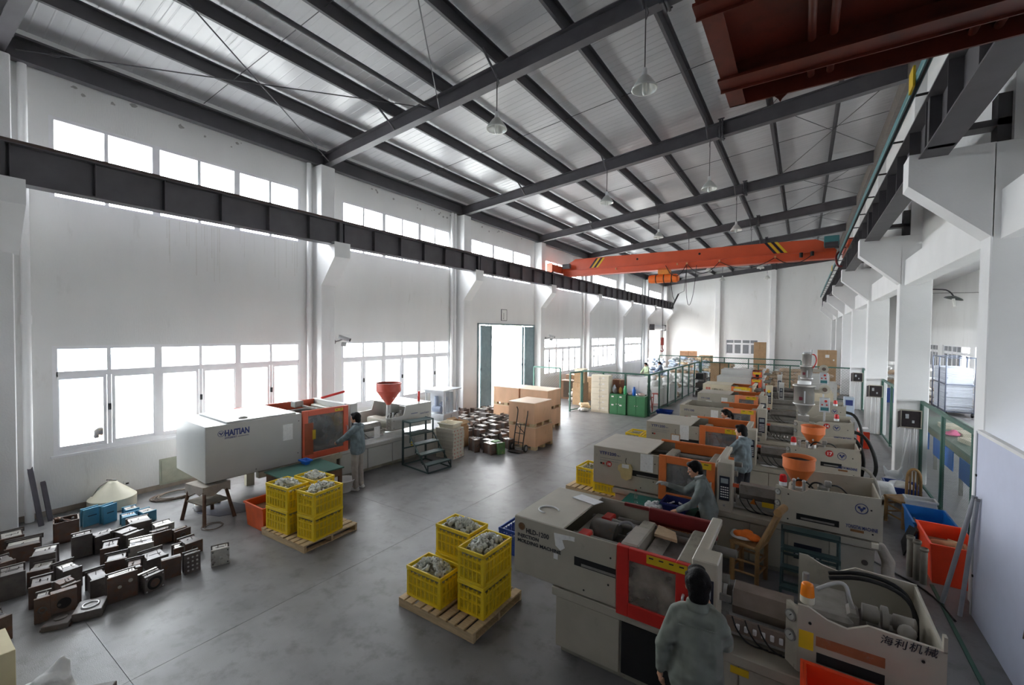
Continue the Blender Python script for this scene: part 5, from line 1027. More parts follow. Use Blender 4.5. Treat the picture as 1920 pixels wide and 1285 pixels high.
fence('mesh_fence','green framed mesh fence running back along the machine aisle',6.14,18.14,6.14,28.6,1.75,7,mesh=.12)
fence('mesh_fence','green framed mesh fence across the far end behind the row of machines',6.2,28.7,13.9,28.7,1.75,5,mesh=.14)
fence('mesh_fence','farthest green framed mesh fence before the sacks at the back wall',2.2,34.2,11.3,34.2,1.78,6,mesh=.14)
fence('mesh_gate','green gate frame left of the opening, by the wall windows',.45,18.35,1.9,18.35,1.78,1,mesh=.12)
fence('mesh_gate','open green gate leaf swung out towards the hall',3.15,17.98,3.0,17.15,1.72,1,mesh=.12)
def cabinet(label,x,y,w,d,h,m,rows,kind):
    t=thing('steel_cabinet' if m is cabgreen else 'locker_cabinet',label,'cabinet',(x,y,0)); obj('body',B(-w/2,w/2,.02,d,0,h,.006),m,t)
    if kind=='rows':
        for i in range(rows):
            z=.05+(h-.07)*i/rows
            for s in (0,1):
                a=-w/2+.02+s*(w/2-.02); dd=obj('door',B(a+.004,a+w/2-.024,.0,.02,z+.006,z+(h-.07)/rows-.006,.003),m,t)
                kx=a+(w/2-.06 if s==0 else .04); obj('handle',B(kx-.008,kx+.008,-.012,0,z+.1,z+.16),steelB,dd)
                if s: obj('card_label',B(a+.1,a+.2,-.002,0,z+.14,z+.18),paper,dd)
    else:
        for s in (0,1):
            a=-w/2+s*w/2; dd=obj('door',B(a+.006,a+w/2-.006,0,.02,.05,h-.03,.003),m,t); kx=a+(w/2-.05 if s==0 else .05); obj('lock',MB().cyl((kx,-.02,h*.52),(kx,0,h*.52),.022,n=10),steelB,dd)
            if kind=='labels':
                for z in (h*.47,h*.88): obj('card_label',B(a+.08,a+.18,-.002,0,z-.03,z+.03),paper,dd)
    return t
cabinet('tall cream locker with six rows of small doors by the green gate',4.17,17.66,.82,.4,1.62,cream,6,'rows')
cabinet('green steel cabinet with white labels, next to the cream locker',4.96,17.66,.70,.4,.86,cabgreen,1,'labels'); cabinet('green steel cabinet on the right, by the fence corner post',5.73,17.70,.74,.4,.84,cabgreen,1,'plain')
def bottle(name,label,x,y,z,m,r=.055,h=.26,cat='bottle'):
    t=thing(name,label,cat,(x,y,z)); obj('body',MB().lathe([(0,0),(r,0),(r,h*.68),(r*.55,h*.82),(r*.5,h*.86)],n=16),m,t); obj('cap',MB().cyl((0,0,h*.86),(0,0,h),r*.58,n=14),m,t); return t
bottle('water_bottle','green bottle standing on the green cabinets',5.22,17.85,.86,mat('mint_plastic',(.36,.75,.52),.4),.07,.36); bottle('water_bottle','blue bottle standing on the right green cabinet',5.60,17.85,.84,mat('azure_plastic',(.16,.45,.85),.4),.07,.36)
bottle('storage_jar','small grey jar on the left green cabinet',4.80,17.85,.86,grey,.06,.22,'jar'); tag(fuse('small_bag',MB().sph((0,0,.16),(.1,.07,.16)).sph((0,0,.3),(.05,.04,.08)),.02,4,sackb,None,(4.72,17.92,.86)),'pale bag slumped on the left green cabinet','bag')
tag(fuse('small_bag',MB().sph((0,0,.14),(.08,.07,.16)),.02,4,mat('ochre_bag',(.75,.55,.3),.7),None,(5.0,17.9,.86)),'ochre bag standing on the left green cabinet','bag')
carton(4.85,18.47,.555,.75,.5,.85,0,'dark reddish carton behind the mesh above the left green cabinet',mat('reddish_carton',(.52,.33,.25),.8)); carton(4.85,18.5,0,.8,.6,.55,0,'carton under the reddish carton behind the fence',card2)
t=thing('notice_board','white board hung on the fence above the right green cabinet','board',(5.65,18.05,.90)); obj('panel',B(-.43,.43,-.02,0,0,.72,.004),white,t); obj('sheet',B(-.3,-.1,-.024,-.02,.3,.6),paper,t); obj('line',B(.08,.09,-.023,-.02,.2,.55),grey,t)
for i,(x,n_) in enumerate(((5.45,'left'),(5.85,'right'))): tag(fuse('rag_bundle',MB().sph((0,0,.07),(.14,.09,.07)).sph((.1,0,.06),(.1,.07,.06)),.02,3,(pinkw:=mat('pale_rag',(.80,.72,.70),.9,0,.2,9)),None,(x,17.9,.84)),'pale rag bundle on the right green cabinet, %s one'%n_,'rag')
# sacks and cartons of the store
def sackmesh(m,seed,L=.62,Wd=.42,H=.24):
    rs=random.Random(seed); mb=MB(); mb.sph((0,0,H*.5),(L*.42,Wd*.40,H*.46),14,8)
    for s in (-1,1):
        for q in (-1,1): mb.sph((s*L*.30,q*Wd*.27,H*.42),(L*.2,Wd*.22,H*.38))
    for i in range(11): mb.sph((rs.uniform(-.35,.35)*L,rs.uniform(-.3,.3)*Wd,H*rs.uniform(.4,.7)),(rs.uniform(.1,.2)*L,rs.uniform(.1,.2)*Wd,H*.28))
    return fuse('sack',mb,.022,3,m,False)
SK={n_:[sackmesh(m,i) for i in range(2)] for n_,m in (('w',sackw),('t',sackt),('b',sackb),('o',sacko))}
def sack(x,y,z,kind,label,group,rot=None,sc=1,up=0):
    o=obj('sack',random.choice(SK[kind]),None,None,(x,y,z),(up,random.uniform(-.08,.08),random.uniform(0,PI) if rot is None else rot)); o.scale=(sc*random.uniform(.9,1.1),sc*random.uniform(.9,1.1),sc*random.uniform(.9,1.25)); return tag(o,label,'sack',group)
def heap(x0,x1,y0,y1,zs,kinds,label,group,dx=.60,dy=.46,dz=.20):
    z=0;l=0
    while z<zs:
        x=x0+(.2 if l%2 else 0)
        while x<x1-l*.04:
            y=y0+l*.05
            while y<y1-l*.05:
                sack(x+random.uniform(-.06,.06),y+random.uniform(-.05,.05),z,random.choice(kinds),label,group,random.choice((0,.2,-.3,1.4,2.9))); y+=dy
            x+=dx
        z+=dz; l+=1
heap(2.9,6.0,35.0,35.8,2.0,'wwbbbo','stuffed pale sack in the big heap before the back wall','pale sacks heaped before the back wall')
heap(6.3,7.6,35.2,35.8,1.5,'wwt','white sack stacked behind the far fence below the back wall window','white sacks behind the far fence')
heap(7.9,11.0,35.4,35.9,1.2,'wtw','sack behind the far fence below the tall carton','sacks behind the far fence')
heap(1.0,2.3,36.2,36.9,1.9,'bbw','blue-white sack in the heap beside the far doorway','pale sacks by the far doorway')
heap(4.3,5.6,24.6,25.6,1.0,'tw','tan or white sack heaped inside the fence near the aisle','sacks inside the aisle fence')
heap(4.3,5.7,30,30.7,1.1,'tww','white or tan sack heaped inside the store beyond the aisle fence','sacks in the middle of the store')
heap(9.9,13.0,30.2,30.9,1.15,'t','tan paper sack stacked behind the fence at the end of the machine row','tan sacks behind the end fence')
for i,(x,y) in enumerate(((10.6,30.5),(11.2,30.6),(12.0,30.4))): sack(x,y,1.19,'t','pale tan sack lying on top of the stack behind the end fence','tan sacks behind the end fence',0,1.1)
# big white bags along the aisle fence
for i,(x,y) in enumerate(((5.55,21.2),(5.55,23.2))):
    mb=MB().box(-.40,.40,-.7,.7,0,.95,.08); t=thing('bulk_bag','large square white bulk bag inside the aisle fence, %s one'%('nearer','farther')[i],'bag',(x,y,0),0,'white bulk bags along the aisle fence'); obj('body',mb,sackw,t); obj('seam',MB().box(-.405,.405,-.02,.02,0,.955),mat('seam_white',(.75,.75,.76)),t)
    obj('top_flap',fuse('top_flap',MB().sph((0,0,1.0),(.3,.5,.18)).sph((.1,.3,1.1),(.15,.15,.25)),.03,4,sackw,False),None,t)
for x,y,z,sx,sy,sz,rot,lab,m in ((1.35,20.6,0,.9,.7,.95,12,'large brown carton with a dark open side by the wall window',card2),(2.25,20.9,0,.7,.7,.60,-5,'carton stacked on the floor behind the gate, lower one',card),(2.25,20.9,.60,.66,.66,.55,4,'carton on the lower carton behind the gate',card),(2.55,19.2,0,.55,.6,1.05,0,'tall brown carton behind the gate post',card),(2.56,19.2,1.05,.5,.5,.5,8,'carton under the cream basin behind the gate post',card),(.9,22.2,0,.9,.8,1.1,0,'tall dark carton by the wall behind the gate frame',card2),
  (6.95,29.2,0,.5,.6,.9,0,'bottom left carton of the four behind the end fence',card),(7.5,29.2,0,.5,.6,.9,0,'bottom right carton of the four behind the end fence',card),(6.95,29.2,.9,.5,.6,.8,0,'top left carton of the four behind the end fence',card),(7.5,29.2,.9,.5,.6,.8,0,'top right carton of the four behind the end fence',card),
  (8.42,41.5,0,.86,.7,2.78,0,'very tall brown carton against the back wall beside the window',card),(12.75,36.6,0,1.0,.8,1.2,0,'lower large carton at the far right by the columns',card),(12.75,36.6,1.205,1.05,.8,1.2,0,'upper large carton with white labels at the far right by the columns',card),(3.0,40.6,0,1.4,.9,1.9,10,'big opened carton at the back left beyond the sack heap',mat('peach_carton',(.85,.66,.52),.8)),(4.55,39.9,0,.9,.8,1.6,-8,'brown carton at the back left, right of the opened one',card),(9.3,30.4,0,.8,.9,1.35,0,'brown carton behind the end fence left of the tan sacks',card)):
    t=carton(x,y,z,sx,sy,sz,rot,lab,m)
    if 'white labels' in lab: obj('white_label',B(-.1,.12,-sy/2-.004,-sy/2,.7,.9),paper,t); obj('white_label',B(.32,.4,-sy/2-.004,-sy/2,.5,.6),paper,t)
    if 'dark open side' in lab: obj('dark_side',B(-.3,.42,-sy/2-.004,-sy/2,.1,.92),mat('dark_carton_side',(.33,.28,.24),.9),t)
tray('cream_basin','cream basin on top of the tall carton behind the gate post',cream,2.56,19.2,1.552,.5,.42,.16,0,cat='basin')
sack(3.45,17.55,0,'w','white sack on the floor left of the cream locker',None,1.2,.75); sack(3.42,17.75,.16,'o','orange printed sack slumped left of the cream locker',None,.8,.8,.5)
for x,y,z,r_,l in ((1.9,19.8,.0,1,'white sack by the gate, bottom of the pile'),(1.95,19.85,.26,1,'white sack by the gate, middle of the pile'),(1.98,19.95,.5,.8,'pale sack by the gate, on top of the pile')): sack(x,y,z,'w' if z<.4 else 'o',l,None,.4,r_*.9)
# stools inside the fence
def stool(x,y,label,m,h=.62,back=.0):
    t=thing('steel_stool',label,'stool',(x,y,0),R(random.uniform(-20,20))); obj('seat',MB().cyl((0,0,h-.03),(0,0,h),.17,n=18),m,t)
    for i in range(4):
        a=PI/4+i*PI/2; obj('leg',MB().cyl((.2*math.cos(a),.2*math.sin(a),0),(.13*math.cos(a),.13*math.sin(a),h-.03),.016,n=6),m,t)
    obj('foot_ring',MB().tube([(.175*math.cos(i*PI/6),.175*math.sin(i*PI/6),.22) for i in range(12)],.011,5,True),m,t)
    if back: obj('back_hoop',MB().tube([(-.14,.13,h-.02),(-.15,.2,h+.3),(-.08,.23,h+.42),(.08,.23,h+.42),(.15,.2,h+.3),(.14,.13,h-.02)],.014),m,t)
gs=mat('dark_green_paint',(.16,.28,.24),.5); rs_=mat('stool_red',(.66,.22,.14),.45)
for i,(x,y,lab,m,b) in enumerate(((5.85,18.7,'dark green stool just inside the fence corner',gs,1),(5.8,19.3,'red stool inside the fence, nearest the corner post',rs_,0),(5.45,19.5,'dark green stool behind the red stool inside the fence',gs,1),(5.9,20.0,'red stool inside the aisle fence, second from the corner',rs_,0),(5.0,20.3,'red chair with a hoop back inside the aisle fence',rs_,1))): stool(x,y,lab,m,.6+.04*i,b)
t=thing('blue_drum','blue drum on the floor inside the fence corner','drum',(5.9,18.45,0)); obj('body',MB().lathe([(.17,0),(.19,.05),(.18,.28),(.19,.3),(.18,.5),(0,.5)],n=20),mat('drum_blue',(.30,.42,.62),.5),t); obj('lid',MB().cyl((0,0,.5),(0,0,.53),.19,n=20),white,t)
t=thing('dark_equipment','dark shelf of small machine parts at the end of the aisle fence','equipment',(6.75,26.0,0)); 
for z in (.05,.5,.95): obj('shelf',B(-.3,.3,-.8,.8,z,z+.03),steelD,t)
for x in (-.28,.28):
    for y in (-.78,.78): obj('post',B(x-.02,x+.02,y-.02,y+.02,0,1.25),steelD,t)
for i in range(9): obj('spare_part',MB().box(-.2,.2,-.7+.48*(i%3),-.4+.48*(i%3),.08+.45*(i//3),.3+.45*(i//3)+random.uniform(0,.1),.02),random.choice((oily,steelG,black)),t)
# ================================================================ RIGHT SIDE
t=thing('packing_table','dark table with a bright green top beside the orange door of the machine numbered 18','table',(9.58,6.82,0)); obj('top',B(-.54,.54,-.31,.31,.75,.775,.004),gtop,t); obj('apron',MB().box(-.52,.52,-.29,-.26,.55,.75).box(-.52,.52,.26,.29,.55,.75).box(-.52,-.49,-.26,.26,.55,.75).box(.49,.52,-.26,.26,.55,.75),mat('table_dark_green',(.16,.22,.19),.6),t); lm=B(-.025,.025,-.025,.025,0,.55).mesh('leg',mat('table_dark_green',(.16,.22,.19),.6))
for x in (-.49,.49):
    for y in (-.26,.26): obj('leg',lm,None,t,(x,y,0))
t=thing('water_bottle','clear plastic drinking bottle with a red cap on the green table','bottle',(9.27,6.72,.776)); obj('body',MB().lathe([(0,0),(.033,0),(.033,.05),(.030,.06),(.033,.07),(.033,.14),(.013,.19),(.013,.205)],n=16),clearp,t); obj('cap',MB().cyl((0,0,.2),(0,0,.22),.015,n=12),redp,t)
cupm=MB().pipe((0,0,0),(0,0,.085),.026,.02,12).pipe((0,.018,.045),(0,.055,.045),.018,.013,10).mesh('white_fitting',white)
for i in range(20):
    u,v,w=random.uniform(-1,1),random.uniform(-1,1),random.random(); st=i<9
    p=(9.56+.10*u+(.0 if st else .05),6.70+.09*v+.0,.777 if st else .79+.07*w)
    if st: p=(9.48+.055*(i%3)+.01*u,6.60+.06*(i//3)+.01*v,.777)
    tag(obj('white_fitting',cupm,None,None,p,(0,0,random.uniform(0,6)) if st else (random.uniform(0,6),random.uniform(0,6),random.uniform(0,6))),'white plastic fitting in the pile on the green table','fitting','white fittings piled on the green table')
t=tray('blue_bin','dark blue bin of white parts on the green table',mat('navy_bin',(.09,.13,.37),.45,0,.08),9.86,6.80,.776,.36,.34,.15)
for i in range(8): tag(obj('white_part',MB().cyl((-.05,0,0),(.05,0,0),.012,n=8).cyl((0,0,0),(0,.03,.01),.01,n=6),white,None,(9.86+random.uniform(-.11,.1),6.80+random.uniform(-.1,.1),.81+random.uniform(0,.06)),(random.uniform(0,.6),random.uniform(0,.6),random.uniform(0,6))),'small white part lying in the dark blue bin','part','white parts in the dark blue bin')
def bchair(label,loc,rot,W=.36,D=.36,sh=.46,bh=.98,back=True):
    t=thing('bamboo_chair' if back else 'bamboo_stool',label,'chair' if back else 'stool',loc,rot,'bamboo seats'); w,d=W/2,D/2      # faces local -y
    for x in (-w,w):
        obj('leg',MB().cyl((x,-d,0),(x,-d,sh),.036,.033,10),bamboo,t)
        if back: obj('back_post',MB().tube([(x,d,0),(x,d,sh),(x*.55,d+.22,bh)],.030,8),bamboo,t)
        else: obj('leg',MB().cyl((x,d,0),(x,d,sh),.030,.028,10),bamboo,t)
        for z in (.14,.30): obj('side_rung',MB().cyl((x,-d,z),(x,d,z+.02),.016,n=8),bamboo,t)
    for z in (.18,.34):
        for y in (-d,d): obj('rung',MB().cyl((-w,y,z),(w,y,z),.017,n=8),bamboo,t)
    for y in (-d,d): obj('seat_rail',MB().cyl((-w-.03,y,sh-.0),(w+.03,y,sh-.0),.032,n=10),bamboo,t)
    for x in (-w,w): obj('seat_rail',MB().cyl((x,-d,sh-.01),(x,d,sh-.01),.026,n=8),bamboo,t)
    for i in range(9): obj('seat_slat',B(-w,w,-d+.03+(D-.06)*i/9,-d+.03+(D-.06)*(i+.9)/9,sh+.006,sh+.016),bamboo,t)
    if back:
        obj('top_rail',MB().cyl((-w*.8,d+.22,bh),(w*.8,d+.22,bh),.05,n=14),bamboo,t)
        for i in range(3): obj('back_slat',MB().cyl((-w*.5+w*.5*i,d+.01,sh),(-w*.35+w*.35*i,d+.21,bh),.009,n=6),bamboo,t)
    return t
bchair('bamboo chair with an orange cloth on its seat, before the machine numbered 18',(10.83,6.92,0),R(-104),.34,.32,.54,1.09)
t=thing('cloth_bundle','orange cloth in a white bag on the bamboo chair seat','cloth',(10.80,6.92,.565)); fuse('orange_cloth',MB().sph((-.05,0,.05),(.13,.08,.05)).sph((.08,-.04,.05),(.1,.08,.05)).sph((0,.06,.06),(.08,.08,.04)).sph((-.12,-.03,.06),(.06,.07,.04)),.012,3,orag,t); fuse('white_bag',MB().sph((-.06,.0,.02),(.17,.14,.025)).sph((-.16,.02,.04),(.05,.1,.04)),.012,3,plasf,t)
bchair('bamboo chair between the machines numbered 17 and 18',(10.98,9.25,0),R(-100),.36,.34,.45,.88)
bchair('low bamboo stool by the blue tub at the right edge',(13.0,10.55,0),R(35),.36,.36,.46,.9,False)
t=thing('upturned_chair','pale folded bamboo chair back standing behind the stool by the mesh fence','chair',(13.22,11.2,0)); obj('frame',MB().tube([(-.1,0,.3),(-.1,0,.75),(-.06,0,.86),(0,0,.9),(.06,0,.86),(.1,0,.75),(.1,0,.3)],.025,8),bamboo,t)
for x in (-.05,0,.05): obj('slat',MB().cyl((x,0,.3),(x,0,.85),.014,n=6),bamboo,t)
obj('base_box',B(-.13,.13,-.12,.12,0,.3,.01),greyL,t)
# bins along the right edge
t=tray('red_bin','tall bright red bin with paper scraps by the right-hand column',rplas,13.19,8.72,0,.50,.92,.56); obj('cardboard_roll',MB().cyl((-.12,.1,.36),(.1,-.18,.48),.07,n=16),card,t); obj('paper_scrap',MB().prism([(-.05,-.35),(.2,-.3),(.22,.1),(.05,.2)],2,.44,.45),card,t); obj('fill',B(-.22,.22,-.42,.42,.02,.36),card2,t)
t=tray('blue_bin','blue plastic bin right behind the red bin',lbplas,13.18,9.68,0,.52,.9,.50)
t=tray('white_crate','pale grey crate behind the blue bin',greyL,13.16,10.28,.0,.4,.22,.60,cat='crate')
t=thing('black_sheet_panel','black panel leaning against the blue bin','panel',(12.78,9.05,0),(0,.32,-.1)); obj('sheet',B(-.01,.01,-.0,.62,0,.46),mat('black_sheet',(.10,.10,.12),.5),t); obj('edge',B(-.013,.013,-.005,.625,.455,.47),steelD,t)
for i,(x,y,h) in enumerate(((12.80,8.26,.56),(12.86,8.18,.50),(12.74,8.33,.58))):
    t=thing('pipe_offcut','grey pipe offcut standing on end before the red bin, %s of three'%('middle one','front one','rear one')[i],'pipe',(x,y,0),0,'pipe offcuts before the red bin'); obj('tube',MB().pipe((0,0,0),(0,0,h),.04,.034,16),mat('dusty_pipe',(.58,.56,.52),.5,0,.12,8),t); obj('collar',MB().pipe((0,0,h-.04),(0,0,h),.048,.034,16),mat('dusty_pipe',(.58,.56,.52),.5),t)
t=tray('blue_tub','blue tub of white plastic below the nearest electrical box',bplas,13.12,11.75,.14,.5,.62,.28); fuse('white_plastic',MB().sph((0,.05,.24),(.22,.26,.09)).sph((.05,-.15,.25),(.15,.1,.08)),.02,3,sackw,t)
t=thing('tub_stand','wooden stand under the blue tub','stand',(13.12,11.75,0)); obj('top',B(-.22,.22,-.28,.28,.10,.135),oldw,t); obj('foot',MB().box(-.2,-.14,-.26,.26,0,.10).box(.14,.2,-.26,.26,0,.10),oldw,t)
tag(fuse('plastic_bag',MB().box(-.18,.16,-.17,.18,0,.3,.1).sph((.06,.02,.34),(.16,.1,.12)).cap((-.08,0,.36),(-.14,.02,.52),.05,.02).cap((.1,0,.38),(.17,-.02,.55),.05,.02),.02,3,plasf,None,(13.1,12.75,.0)),'white plastic bag standing by the column with the electrical box','bag')
t=thing('film_bag','hanging translucent plastic sack on a bin left of the bamboo stool','bag',(12.75,10.95,0)); obj('film',fuse('film',MB().box(-.15,.15,-.14,.14,.14,.62,.05).cap((-.15,-.1,.6),(-.2,-.16,.66),.04,.02).cap((.14,.12,.6),(.2,.14,.65),.04,.02).sph((.05,-.1,.4),(.14,.1,.2)),.025,3,plasf,False),None,t); obj('bin',MB().lathe([(.12,0),(.15,.3),(.14,.3)],n=18),greyL,t)
t=thing('far_red_bin','small red bin by the third column','tub',(13.0,17.2,0)); obj('body',MB().box(-.13,.13,-.3,.3,0,.52,.02),rplas,t); obj('flap',MB().prism([(-.14,.52),(.14,.52),(.1,.62),(-.12,.60)],1,-.3,.0),white,t)
# electrical boxes on the columns
for k,n_ in ((1,'nearest'),(2,'second'),(3,'third')):
    y=13.64+6*(k-1); t=thing('electrical_box','dark open electrical box on the %s column with white conduits below'%n_,'box',(13.52,y,1.32)); obj('case',MB().box(-.19,.19,-.09,0,-.02,.0).box(-.19,.19,-.09,0,.38,.40).box(-.19,-.17,-.09,0,0,.38).box(.17,.19,-.09,0,0,.38).box(-.19,.19,-.01,0,0,.38),mat('box_cream',(.70,.68,.62),.5),t); obj('inside',B(-.16,.16,-.06,-.02,.0,.38),mat('box_dark',(.16,.12,.13),.5,0,.3,15),t); obj('breaker',MB().box(-.10,-.04,-.09,-.06,.2,.3).box(.02,.06,-.08,-.06,.1,.16),greyL,t); obj('open_lid',MB().prism([(-.19,-.09),(-.185,-.09),(-.26,-.30),(-.265,-.295)],2,0,.38),mat('box_dark',(.16,.12,.13)),t)
    for i,(a,b) in enumerate(((-.10,-.14),(0,-.02),(.06,.04),(.10,.09))): obj('conduit',MB().tube([(a,-.05,-.02),(a,-.05,-.15),(b,-.04-.03*i,-1.30)],.012,6),white,t)
    if k==1: obj('loose_cable',MB().tube([(-.02,-.08,-.05),(-.10,-.2,-.5),(-.25,-.6,-1.0),(-.3,-1.2,-1.1)],.012),white,t)
# mesh fences between the columns, nearest first
for k,n_ in ((0,'nearest'),(1,'second'),(2,'third')):
    fence('mesh_fence','green mesh fence between the right-hand columns, %s bay'%n_,13.71,8.03+6*k,13.71,13.63+6*k,1.95,3 if k<2 else 2,False,.045 if k==0 else .08)
# partition and leaning poles at the near right column
t=thing('partition_panel','bluish white partition panel beside the nearest right column','panel',(13.2,0,0)); obj('sheet',B(0,.04,-6,7.60,.0,2.29),partit,t); obj('top_channel',B(-.006,.05,-6,7.61,2.27,2.31),white,t); obj('end_channel',B(-.01,.05,7.585,7.63,0,2.29),greyL,t)
for z in (.5,1.1,1.75): obj('screw',MB().cyl((-.012,7.58,z),(0,7.58,z),.018,n=6),black,t)
obj('wavy_cable',MB().tube([(-.012,6.05+.04*math.sin(i*1.3),2.2-.16*i) for i in range(11)],.006,5),mat('brown_cable',(.42,.36,.31),.6),t)
for i,(y0,y1,h,r) in enumerate(((7.72,7.42,1.52,.033),(7.50,7.40,1.50,.03))):
    t=thing('grey_pole','grey pole leaning on the nearest right column, %s of the two'%('slanted one','upright one')[i],'pole',(13.06+.02*i,y0,0)); obj('tube',MB().cyl((0-.1*(1-i),0,0),(.09,y1-y0,h),r*.75,n=12),mat('pole_grey',(.66,.67,.70),.4),t); obj('end_cap',MB().cyl((.088,y1-y0,h-.02),(.091,y1-y0,h+.01),r*.75+.003,n=12),grey,t)
tag(obj('floor_strip',B(12.93,12.97,2.5,8.2,0,.012),fgreen,None),'thin green strip along the floor beside the partition','strip')
tag(obj('floor_strip',MB().tube([(12.3,8.6,.012),(12.6,8.25,.012),(12.9,7.9,.012),(13.0,7.3,.012)],.012,5),black,None),'dark hose on the floor before the red bin','hose')
tag(fuse('wrapped_pipe',MB().cap((12.42,7.75,.06),(12.45,7.9,.3),.07,.08).cap((12.45,7.9,.3),(12.36,7.9,.5),.08,.06).cap((12.42,7.75,.06),(12.62,7.4,.06),.08,.07),.02,3,cloth,None),'cloth wrapped pipe bend at the right end of the machine numbered 18','pipe')
for i,(a,lab) in enumerate((([(12.25,10.6,.95),(12.5,10.5,.9),(12.62,10.3,.6),(12.6,10.2,.2),(12.5,10.3,.03)],'grey vertical pipe pair behind the machine numbered 17'),([(12.33,13.2,1.15),(12.65,13.1,1.1),(12.82,12.9,.7),(12.85,12.8,.3),(12.7,12.9,.04)],'thick black hose looping down from the machine numbered 14'),([(12.33,13.4,1.0),(12.55,13.3,.9),(12.66,13.1,.5),(12.6,13.1,.05)],'black hose beside the thick hose of the machine numbered 14'),([(12.42,16.0,1.2),(12.7,15.9,1.15),(12.85,15.7,.7),(12.8,15.6,.1)],'black hose looping down from the machine numbered 15'))):
    tag(obj('hydraulic_hose',MB().tube(a,.04 if i else .03,8),rubber if i else steelG,None),lab,'hose')
t=thing('control_cabinet','pale blue grey control cabinet at the right end of the cream machine','cabinet',(12.62,17.3,0)); obj('body',B(-.12,.14,-.15,.15,.9,1.5,.01),mat('pale_blue_paint',(.72,.77,.83),.5),t); obj('post',B(-.03,.05,-.04,.04,0,.9),steelG,t); obj('dial_panel',B(-.08,.1,-.155,-.15,1.25,1.42),inkB,t)
# side aisle
t=thing('cage_trolley','tall cage trolley stacked with white sheets in the side aisle','trolley',(17.0,27.2,0)); 
for y in (-1.15,0,1.15):
    for x in (-.45,.45): obj('post',MB().cyl((x,y,.15),(x,y,2.55),.025,n=8),mat('trolley_steel',(.42,.45,.52),.4,.5),t)
for z in (.18,1.35,2.5): obj('frame',MB().box(-.47,.47,-1.17,-1.13,z,z+.04).box(-.47,.47,1.13,1.17,z,z+.04).box(-.47,-.43,-1.15,1.15,z,z+.04).box(.43,.47,-1.15,1.15,z,z+.04),MC['trolley_steel'],t)
sm=B(-.41,.41,-1.08,1.08,0,.062,.008).mesh('white_sheet',mat('white_sheets',(.83,.85,.89),.7,0,.05))
for i in range(28): tag(obj('white_sheet_stack',sm,None,None,(17.0+random.uniform(-.02,.02),27.2+random.uniform(-.02,.02),.225+.066*i),R(random.uniform(-.6,.6))),'white sheet stacked on the cage trolley, %s'%('bottom one' if i==0 else 'number %d counting up from the bottom'%(i+1)),'sheet','white sheets stacked on the cage trolley')
for x in (-.4,.4):
    for y in (-1.1,1.1): obj('castor',MB().cyl((x-.03,y,.08),(x+.03,y,.08),.08,n=14).box(x-.02,x+.02,y-.03,y+.03,.1,.18),black,t)
heap(15.3,17.2,31.0,31.9,1.9,'wwt','white sack in the pile behind the cage trolley','white sacks in the side aisle',.8,.5,.26)
carton(16.2,29.9,0,.5,.7,1.6,10,'tall brown carton bale left of the cage trolley in the aisle',card); carton(15.8,30.6,0,.5,.6,1.3,0,'shorter brown carton behind the pedestal fan',card2)
t=thing('pedestal_fan','dark pedestal fan in the side aisle by the cartons','fan',(15.9,28.6,0)); obj('base',MB().cyl((0,0,0),(0,0,.05),.28,n=20),black,t); obj('pole',MB().cyl((0,0,.05),(0,0,1.05),.025),black,t); obj('motor',MB().cyl((0,-.12,1.1),(0,.1,1.1),.09,n=14),black,t); obj('guard',MB().tube([(.26*math.cos(i*PI/10),-.14,1.1+.26*math.sin(i*PI/10)) for i in range(20)],.012,5,True).tube([(.15*math.cos(i*PI/8),-.15,1.1+.15*math.sin(i*PI/8)) for i in range(16)],.006,5,True),black,t)
for i in range(4): obj('blade',MB().prism([(-.03,.0),(.05,.02),(.07,.22),(-.05,.22)],1,-.135,-.13),grey,t,(0,0,1.1),(0,i*PI/2,0))
tray('blue_crate','blue crate on the aisle floor behind the fan',bplas,15.2,29.6,0,.6,.5,.7,cat='crate')
t=thing('assembly_table','long grey assembly table with blue panels behind the mesh fence','table',(14.75,13.2,0)); obj('top',B(-.5,.5,-4.6,4.6,.98,1.03),mat('table_top_green',(.48,.54,.50),.5),t); obj('side_rail',B(-.5,-.46,-4.6,4.6,.84,.98),mat('rail_tan',(.55,.55,.46),.5),t)
for y in (-4.3,-2.2,0,2.2,4.3):
    obj('leg',B(-.48,-.42,y-.03,y+.03,0,.98),steelG,t); obj('leg',B(.42,.48,y-.03,y+.03,0,.98),steelG,t)
for y in (-4.1,-1.9,.35,2.6): obj('blue_panel',B(-.52,-.50,y,y+1.75,.42,.86),mat('panel_blue',(.20,.48,.88),.5,0,.05),t)
for i in range(7): tag(obj('paper_carton',MB().box(-.2,.2,-.28,.28,0,.10,.006).cyl((-.201,0,.05),(-.2,0,.05),.05,n=12),mat('cream_carton',(.86,.82,.74),.7),None,(14.65+.12*(i%2),9.6+1.05*i,1.031),R(random.uniform(-15,15))),'flat cream carton with a hole lying on the assembly table','carton','flat cartons on the assembly table')
tag(fuse('pink_cloth',MB().sph((0,0,.05),(.16,.2,.05)).sph((.05,.1,.08),(.08,.08,.06)),.02,3,pink,None,(14.45,14.7,1.03)),'bright pink cloth on the assembly table behind the fence','cloth')
obj('cover_box',MB().box(-.3,.3,-.5,.5,0,.2,.01),mat('table_top_green',(.48,.54,.50),.5),None,(14.9,12.0,1.031)); tag(bpy.context.scene.collection.objects['cover_box'],'grey green box on the assembly table','box')
